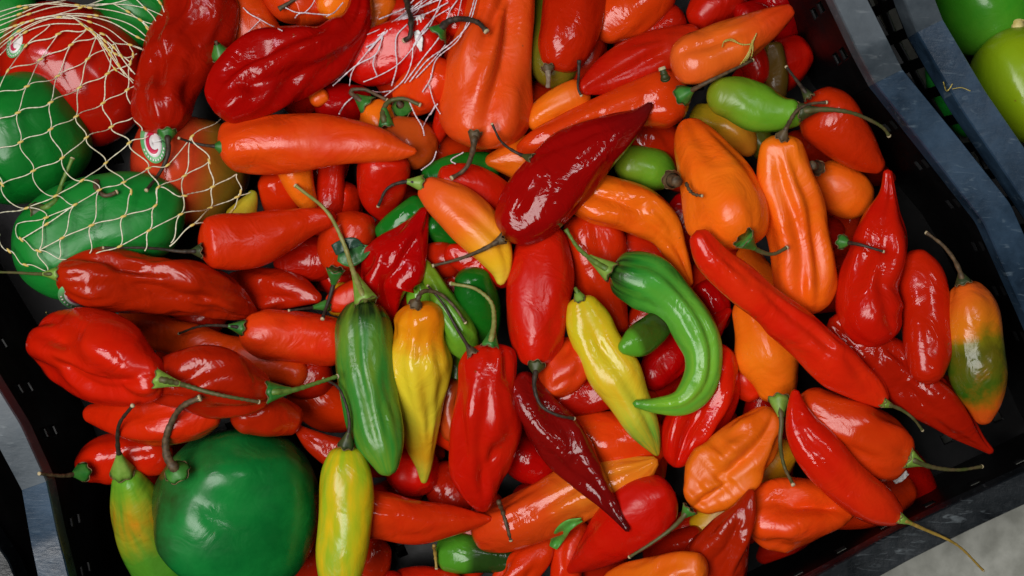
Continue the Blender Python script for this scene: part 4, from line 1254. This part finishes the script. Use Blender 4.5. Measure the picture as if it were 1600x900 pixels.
HN = smooth_map(H_BAG, 5, 14)
M_NET = plain_mat('pale_net_fibre', (214, 208, 172), (230, 226, 204), .45, 200, .2)
M_KNOT = plain_mat('net_knot', (206, 176, 84), (222, 196, 112), .5, 200, .2)
M_WHITE = plain_mat('white_net_fibre', (206, 190, 198), (232, 222, 226), .35, 200, .2)
M_TAN = plain_mat('dry_fibre', (168, 150, 60), (196, 180, 96), .6, 300, .3)

net = tag(empty('net_bag', W(120, 200, .03)), 'pale yellow plastic net bag stretched over the big green and red fruit, top left', 'net bag')
NETS = [
    # lines that run down
    [(79, 38), (40, 72), (12, 111), (-8, 150)], [(91, 53), (63, 93), (42, 135), (28, 176), (32, 222), (52, 267), (87, 306), (117, 320)],
    [(136, 45), (111, 70), (90, 119), (79, 160), (79, 202), (97, 247), (128, 282), (155, 297), (143, 352), (140, 396)],
    [(152, 56), (137, 92), (124, 137), (119, 182), (135, 215), (165, 255), (193, 285), (205, 300), (193, 338), (187, 385)],
    [(179, 67), (168, 115), (161, 161), (174, 198), (202, 223), (232, 263), (247, 293), (242, 322), (233, 360), (226, 392)],
    [(203, 70), (208, 86), (204, 98), (199, 140), (209, 182), (222, 204)], [(-6, 262), (3, 288), (42, 325), (72, 340), (60, 392), (74, 424)],
    [(117, 320), (97, 372), (92, 404)], [(300, 213), (288, 275), (282, 335), (267, 380)], [(300, 213), (327, 252), (332, 292), (328, 325), (300, 352)],
    [(370, 272), (376, 300), (362, 330), (340, 352)], [(27, 350), (33, 374), (60, 392), (104, 405)], [(0, 366), (14, 392), (40, 414), (84, 424)],
    # lines that run across
    [(40, 72), (91, 53), (136, 45)], [(12, 111), (63, 93), (111, 70), (152, 56)], [(-8, 148), (42, 135), (90, 119), (137, 92), (179, 67)],
    [(-8, 190), (28, 176), (79, 160), (124, 137), (168, 115), (204, 98)], [(-8, 236), (32, 222), (79, 202), (119, 182), (161, 161), (199, 140), (210, 134)],
    [(3, 288), (52, 267), (97, 247), (135, 215), (174, 198), (209, 182)], [(-6, 335), (42, 325), (87, 306), (128, 282), (165, 255), (202, 223), (232, 212)],
    [(27, 350), (72, 340), (117, 320), (155, 297), (193, 285), (232, 263), (262, 258), (300, 213), (345, 186)],
    [(33, 374), (73, 350), (117, 320)], [(60, 392), (97, 372), (143, 352), (193, 338), (242, 322), (247, 293), (288, 275), (327, 252)],
    [(150, 396), (187, 385), (233, 360), (282, 335), (328, 325), (370, 308), (392, 300)], [(247, 293), (288, 306), (332, 292), (369, 272)],
    [(265, 385), (300, 352), (345, 345)],
    # the gathered neck
    [(-10, 30), (40, 12), (80, 4), (120, 8), (175, 6), (227, 13), (258, 26)], [(-10, 44), (45, 22), (90, 10), (140, 12), (190, 20), (219, 31), (242, 54)],
    [(-10, 56), (35, 36), (80, 25), (125, 12), (170, -4)], [(-10, 66), (50, 32), (100, 22), (150, 24), (210, 42), (234, 62)],
    [(-10, 76), (30, 48), (70, 30), (118, 29)], [(0, 86), (40, 50), (79, 38), (128, 38)], [(-8, 34), (30, 22), (64, 8), (104, 0)],
    [(-8, 50), (24, 40), (66, 27), (112, 25)], [(-8, 82), (18, 60), (46, 42), (92, 27), (118, 29)],
    [(118, 29), (136, 45), (152, 56), (165, 72), (186, 102), (208, 130)], [(112, 25), (128, 38), (150, 58), (172, 86), (190, 110), (209, 126)],
    [(128, 38), (148, 54), (160, 74), (180, 108), (200, 122)], [(118, 29), (142, 46), (158, 58), (178, 74), (196, 98), (211, 116)],
    [(150, 56), (164, 64), (182, 92), (186, 102), (196, 120)], [(152, 56), (170, 78), (192, 88), (206, 100)],
    [(104, 24), (140, 26), (169, 33), (215, 58), (231, 66)], [(110, 25), (140, 34), (168, 45), (203, 70), (226, 79)],
    [(152, 56), (160, 53), (179, 67), (203, 70), (222, 76)], [(175, 5), (200, 18), (219, 31), (246, 40)], [(208, -6), (227, 13), (242, 30), (246, 40)],
    [(238, -6), (250, 4), (258, 22)], [(219, 31), (230, 44), (238, 58)], [(-6, 20), (30, 10), (70, 6), (130, 10), (190, 2), (214, -6)],
    [(179, 67), (190, 88), (196, 98), (206, 112)], [(165, 72), (180, 84), (200, 90), (214, 84)],
]


def net_line(ln, knotted):
    """strand through its knots; at a knot both strands run side by side along the knot"""
    if not knotted:
        return catmull([(x, y, 1) for x, y in ln], 8 * len(ln))
    out = []
    tg = []
    for i, (x, y) in enumerate(ln):
        w = min(max((y - 230) / 100, 0), 1)
        ax = np.array([.56 + .30 * w, -.83 + .33 * w])
        a, b = np.array(ln[max(i - 1, 0)]), np.array(ln[min(i + 1, len(ln) - 1)])
        d = (b - a).astype(float)
        tg.append(ax * (1 if ax @ d > 0 else -1) * .85 + .35 * d / (np.linalg.norm(d) + 1e-6))
    for i in range(len(ln) - 1):
        p, q_ = np.array(ln[i], float), np.array(ln[i + 1], float)
        L_ = np.linalg.norm(q_ - p)
        for k in range(9):
            u = k / 9
            out.append(((2 * u ** 3 - 3 * u ** 2 + 1) * p + (u ** 3 - 2 * u ** 2 + u) * L_ * tg[i] + (-2 * u ** 3 + 3 * u ** 2) * q_ + (u ** 3 - u ** 2) * L_ * tg[i + 1]))
    out.append(np.array(ln[-1], float))
    return [(o_[0], o_[1], 1) for o_ in out]


KN = {}
rk = np.random.default_rng(5)
neti = Vector(net.location)
for q, ln in enumerate(NETS):
    P = net_line(ln, q < 26)
    pts = []
    for k, (x, y, _) in enumerate(P):
        pts.append(W(x, y, height(x, y, HN) + .0026 + .0003 * math.sin(q * 2.1 + k * .1)) - neti)
    rr_ = .00037 * (1 + .25 * rk.normal() * .5)
    tube('strand', pts, [max(.0003, rr_)] * len(pts), M_NET, net, nth=6, wob=.12, seg=len(pts) * 2, seed=q)
    for (x, y) in (ln[1:-1] if q < 26 else ln[1:-1:2]):
        KN[(int(x / 6), int(y / 6))] = (x, y, ln)
kme = None
for (x, y, ln) in KN.values():
    if kme is None:
        V, F = sweep(np.array([[0, 0, -.0018], [0, 0, -.0013], [0, 0, -.0005], [0, 0, .0005], [0, 0, .0013], [0, 0, .0018]]) + 1e-9, np.array([.0002, .0006, .00085, .00085, .0006, .0002]), 8)
        a = np.arange(8) / 8 * 2 * math.pi
        R8 = [.0002, .0006, .00085, .00085, .0006, .0002]
        Z8 = [-.0021, -.0015, -.0006, .0006, .0015, .0021]
        V = [(r * math.cos(t), r * math.sin(t), z) for r, z in zip(R8, Z8) for t in a] + [(0, 0, -.0022), (0, 0, .0022)]
        ko = link_mesh('knot', V, F, M_KNOT, net)
        kme = ko.data
    else:
        ko = bpy.data.objects.new('knot', kme)
        COL.objects.link(ko)
        ko.parent = net
    ko.location = W(x, y, height(x, y, HN) + .0028) - neti
    i = ln.index((x, y))
    p, n = ln[max(i - 1, 0)], ln[min(i + 1, len(ln) - 1)]
    ko.rotation_euler = Vector((n[0] - p[0], -(n[1] - p[1]), 0)).to_track_quat('Z', 'Y').to_euler()

HT = smooth_map(H, 1, 2)


def strands(name, label, cat, lines, mat, rad, parent_px, off=.0026, A=None, knots=True):
    root = tag(empty(name, W(*parent_px, height(*parent_px))), label, cat)
    inv = Vector(root.location)
    for q, ln in enumerate(lines):
        P = catmull([(x, y, 1) for x, y in ln], 7 * len(ln))
        hs = np.array([height(x, y, HT if A is None else A) for x, y, _ in P])
        for _ in range(4):                                    # taut: bridges hollows
            hs[1:-1] = np.maximum(hs[1:-1], (hs[:-2] + hs[2:]) / 2)
        pts = [W(x, y, h + off) - inv for (x, y, _), h in zip(P, hs)]
        tube('strand', pts, [rad * rk.uniform(.75, 1.2)] * len(pts), mat, root, nth=6, wob=.2, seg=len(pts) * 2, seed=q + 77)
    return root


wn = strands('net_scrap', 'torn white plastic netting bunched over the red peppers at the top centre left', 'net', [
    [(520, 134), (560, 100), (586, 86), (604, 44), (640, 16), (664, -4)], [(574, 54), (606, 40), (650, 12), (672, -4)],
    [(572, 74), (586, 66), (616, 38), (648, 16), (694, -4)], [(546, 134), (549, 116), (570, 86), (610, 40), (646, 8)],
    [(612, 134), (620, 102), (618, 76), (620, 56), (636, 38)], [(600, 152), (634, 120), (644, 92), (646, 72), (672, 40), (690, -4)],
    [(568, 128), (588, 120), (620, 102), (644, 76), (664, 46), (690, 8)], [(586, 86), (583, 100), (589, 118)],
    [(632, 130), (660, 92), (690, 52), (706, 12), (718, -4)], [(640, 128), (668, 94), (704, 68), (732, 38), (746, -4)],
    [(660, 144), (672, 124), (680, 96), (716, 62), (736, 18), (742, -4)], [(670, 132), (680, 164), (688, 178)], [(680, 164), (673, 179)],
    [(714, 30), (718, 14), (722, -4)], [(610, 142), (592, 144), (572, 140)], [(590, 56), (618, 40), (640, 22), (676, 0)],
    [(600, 48), (626, 30), (652, 18), (660, -2)], [(576, 80), (602, 52), (628, 34), (650, 8)], [(646, 72), (660, 48), (676, 30), (704, 12)],
    [(650, 122), (680, 90), (696, 70)], [(640, 160), (648, 178), (661, 202), (663, 212)], [(684, 162), (668, 184), (660, 200)], [(682, 236), (677, 250), (658, 266)],
    [(712, 256), (705, 252), (724, 238)], [(556, 148), (538, 164), (530, 178)], [(592, 30), (612, 22), (634, 12), (650, -4)],
    [(604, 40), (630, 30), (664, 22), (700, 4)],
], M_WHITE, .00042, (640, 60))
strands('net_scrap', 'thin pinkish net thread lying across the orange red peppers at the top left', 'net', [
    [(380, 12), (388, 20), (406, 30), (420, 38), (441, 48)], [(384, 54), (394, 44), (408, 30)], [(446, 12), (462, 19), (476, 20), (496, 22), (518, 22), (536, 4)],
    [(476, 20), (466, 22), (461, 28)], [(518, 22), (510, 26)], [(476, 20), (486, 10), (494, -4)]], M_WHITE, .00036, (440, 40))
strands('dry_fibre', 'tuft of dry yellowish fibre on the orange pepper at the top right', 'plant fibre', [
    [(1156, 102), (1166, 88), (1174, 72), (1182, 52)], [(1160, 100), (1170, 84), (1176, 66), (1179, 58)], [(1166, 97), (1172, 82), (1175, 68)], [(1172, 95), (1176, 80), (1176, 64)],
    [(1128, 74), (1132, 64), (1142, 61), (1156, 68), (1174, 70)], [(1130, 66), (1140, 63), (1150, 66), (1160, 70), (1172, 69)], [(1159, 101), (1168, 90), (1171, 78), (1176, 62)]], M_TAN, .00042, (1160, 80))
strands('net_scrap', 'frayed end of the net under the long wrinkled red pepper on the left', 'net', [
    [(116, 494), (128, 488), (152, 486)], [(140, 494), (148, 488), (150, 482)], [(156, 496), (170, 490), (186, 488)], [(160, 498), (176, 492), (188, 484)], [(72, 488), (78, 496), (80, 500)]], M_TAN, .0004, (140, 490), A=smooth_map(H_BAG, 2, 3))


# ------------------------------------------------------------------ stickers
M_SGREEN = plain_mat('sticker_green', (92, 170, 104), (112, 184, 120), .35, 100, .05)
M_SWHITE = plain_mat('sticker_white', (226, 222, 220), (236, 232, 230), .35, 100, .05)
M_SPINK = plain_mat('sticker_pink', (206, 42, 78), (214, 54, 88), .35, 100, .05)


def sticker(label, cx, cy, rx, ry, rot, parent):
    """round label following the skin under it"""
    xs, ys, zs = [], [], []
    for a in np.linspace(-1, 1, 9):
        for b in np.linspace(-1, 1, 9):
            x = cx + a * rx * math.cos(rot) - b * ry * math.sin(rot)
            y = cy + a * rx * math.sin(rot) + b * ry * math.cos(rot)
            z = height(x, y, H_BAG)
            if z > FLOOR + .02:
                xs.append(x - cx); ys.append(y - cy); zs.append(z)
    xs, ys, zs = map(np.array, (xs, ys, zs))
    M = np.column_stack([np.ones_like(xs), xs, ys, xs * xs, xs * ys, ys * ys])
    co = np.linalg.lstsq(M, zs, rcond=None)[0]
    up = (zs - M @ co).max() if len(zs) else 0
    root = empty('sticker', W(cx, cy, co[0]))
    tag(root, label, 'sticker', 'round fruit stickers')
    inv = Vector(root.location)

    def S(u, v, off):
        x = u * rx * math.cos(rot) - v * ry * math.sin(rot)
        y = u * rx * math.sin(rot) + v * ry * math.cos(rot)
        z = float(np.dot(co, [1, x, y, x * x, x * y, y * y])) + up + .001 + off
        return W(cx + x, cy + y, z) - inv

    def ring(name, r0, r1, a0, a1, off, mat, n=40, cx_=0, cy_=0, thin=False):
        V, F = [], []
        rows = 4
        for k in range(n + 1):
            t = k / n
            a = a0 + (a1 - a0) * t
            w = math.sin(math.pi * min(max(t, .03), .97)) ** .5 if thin else 1
            mid, hw = (r0 + r1) / 2, (r1 - r0) / 2 * w
            for j in range(rows):
                rr = mid - hw + 2 * hw * j / (rows - 1)
                V.append(S(cx_ + rr * math.cos(a), cy_ + rr * math.sin(a), off))
        for k in range(n):
            for j in range(rows - 1):
                i = k * rows + j
                F.append((i, i + 1, i + 1 + rows, i + rows))
        o = link_mesh(name, V, F, mat, root)
        sd = o.modifiers.new('thickness', 'SOLIDIFY')
        sd.thickness = .00012
        return o
    ring('backing', 0.001, 1, 0, 2 * math.pi, .0004, M_SGREEN)
    ring('white_disc', 0.001, .70, 0, 2 * math.pi, .0007, M_SWHITE)
    ring('pink_crescent', .30, .58, .9, 5.2, .0010, M_SPINK, thin=True)
    for k in range(11):                                    # too small to read: tiny marks round the edge
        a = .4 + k * .24
        ring('letter_mark', .80, .90, a, a + .12, .0007, M_SWHITE, n=3)
    return root


sticker('round green and white sticker with pink crescent on the turning tomato', 239, 223, 19, 33, -.22, bag_turn)
sticker('tilted green sticker with pink crescent at the upper left on the bagged red pepper', 25, 67, 13, 25, .38, bag_red)
sticker('green sticker half hidden under the long wrinkled red pepper on the left', 124, 463, 34, 22, .15, bag_low)

# ------------------------------------------------------------------ leaf scraps and litter
M_LEAF = plain_mat('leaf_green', (34, 92, 44), (62, 122, 56), .4, 60, .3)
M_LEAFD = plain_mat('leaf_dark', (22, 58, 40), (52, 86, 70), .4, 60, .3)
M_LEAFB = plain_mat('leaf_bright', (66, 140, 52), (96, 168, 66), .45, 90, .4)
M_PAPER = plain_mat('white_scrap', (226, 222, 220), (238, 236, 234), .7, 90, .3)
M_YSCRAP = plain_mat('yellow_leaf', (176, 148, 44), (196, 170, 60), .6, 60, .3)


def blade(name, label, cat, line, halfw, mat, rise=.001, fold=.12, flat=None, group=None):
    """leaf blade along a px line: two halves bent along the rib, thin but solid"""
    P = catmull([(x, y, w) for (x, y), w in zip(line, halfw)], 16)
    hz = [height(x, y, HT) for x, y, _ in P]
    if flat is not None:
        hz = [flat] * 16
    root_p = W(P[0][0], P[0][1], hz[0])
    V, F = [], []
    m = 7
    for k, (x, y, w) in enumerate(P):
        a, b = P[max(k - 1, 0)], P[min(k + 1, 15)]
        t = np.array([b[0] - a[0], b[1] - a[1]])
        t = t / (np.linalg.norm(t) + 1e-6)
        nrm = np.array([-t[1], t[0]])
        for j in range(m):
            s = (j / (m - 1) - .5) * 2
            px, py = x + nrm[0] * s * w, y + nrm[1] * s * w
            z = max(-9 if flat is not None else height(px, py, HT) + .0012, hz[k] + rise * (1 - (2 * k / 15 - 1) ** 2) + abs(s) * w * K * fold) + .0006 * math.sin(k * 1.3 + j)
            V.append(W(px, py, z) - root_p)
            gi, gj = int((px - GX0) / GS), int((py - GY0) / GS)
            H[gj, gi] = max(H[gj, gi], z + .0006)
    for k in range(15):
        for j in range(m - 1):
            i = k * m + j
            F.append((i, i + 1, i + 1 + m, i + m))
    o = link_mesh(name, V, F, mat)
    o.location = root_p
    sd = o.modifiers.new('thickness', 'SOLIDIFY')
    sd.thickness = .0005
    return tag(o, label, cat, group)


blade('leaf_scrap', 'green leaf scrap with a pointed tip behind the long thin stem', 'leaf', [(528, 400), (545, 402), (562, 394), (582, 386)], [8, 15, 13, 1.5], M_LEAF)
blade('leaf_scrap', 'dark blue green curled leaf scrap under the long thin stem', 'leaf', [(521, 391), (536, 384), (552, 379), (569, 386)], [9, 10, 8, 2], M_LEAFD, rise=.002)
blade('leaf_scrap', 'bright green torn leaf bit at the bottom under the red and orange pepper', 'leaf', [(864, 856), (874, 838), (884, 824), (909, 812)], [6, 10, 9, 3], M_LEAFB)
blade('leaf_scrap', 'yellow dry leaf scrap beside the small pale capped pepper at the top left', 'leaf', [(324, 138), (328, 116), (334, 94)], [9, 10, 5], M_YSCRAP, flat=height(328, 116, H_BAG) + .012)
def dry_stem(label, line, rad, mat, lift=.0):
    z = [height(x, y, HT) + rad * K + .0008 + lift * math.sin(math.pi * q / (len(line) - 1)) for q, (x, y) in enumerate(line)]
    P = [W(x, y, zz) for (x, y), zz in zip(line, z)]
    o = tube('dry_twig', [p - P[0] for p in P], [rad * K * (1.15 - .3 * q / (len(P) - 1)) for q in range(len(P))], mat, None, nth=9, wob=.12, seg=24, seed=int(line[0][0]))
    o.location = P[0]
    tag(o, label, 'twig', 'loose stalks on the heap')
    e = P[-1] - P[0]
    d = (P[-1] - P[-2]).normalized() * rad * K
    tube('cut_end', [e - d * .3, e + d * .6], [rad * K * 1.05, rad * K * .9], M_CUT, o, nth=9, seg=3)


dry_stem('straight dark stem lying on the long red and orange pepper', [(779, 783), (786, 802), (792, 822), (798, 844)], 3.2, M_STEM['brown'])
dry_stem('thin tan stem hanging in the bottom gap beside the black stained green pepper', [(678, 852), (680, 866), (682, 888)], 2.8, M_STEM['tan'])
dry_stem('thick dark stem coming down from the top edge among white netting', [(634, -8), (638, 16), (642, 40), (640, 58), (632, 63)], 4.4, M_STEM['dark'], .004)
dry_stem('small hooked dark stem left of the wide smooth orange pepper', [(1072, 286), (1078, 298), (1086, 304), (1097, 306)], 2.4, M_STEM['brown'])
dry_stem('dark torn stem stub between the three red peppers at the top right', [(1040, 124), (1038, 117), (1035, 108)], 6.0, M_CALYX['dark'])
strands('withered_sprout', 'withered pale sprout thread hanging between the two crate rims', 'plant scrap', [[(1474, 128), (1480, 142), (1484, 138), (1488, 131)], [(1488, 139), (1502, 137), (1516, 142)]], M_TAN, .0003, (1478, 142))
blade('paper_scrap', 'white scrap stuck in the torn netting, upper one', 'scrap', [(648, 36), (655, 30), (663, 22)], [4, 5, 2], M_PAPER, rise=.002)
blade('paper_scrap', 'white scrap stuck in the torn netting, lower longer one', 'scrap', [(650, 48), (654, 58), (656, 72), (658, 80)], [4, 6, 4, 1.5], M_PAPER, rise=.002)
blade('paper_scrap', 'small white chip beside the green cap of the big broad red pepper', 'scrap', [(1396, 752), (1406, 746), (1418, 738)], [5, 7, 4], M_PAPER, rise=.001, flat=-.022)

for s in PEND:
    build_stem(*s)
print('peppers', count[0], 'heap top %.3f' % H.max(), 'mean %.3f' % H[60:260, 100:420].mean())
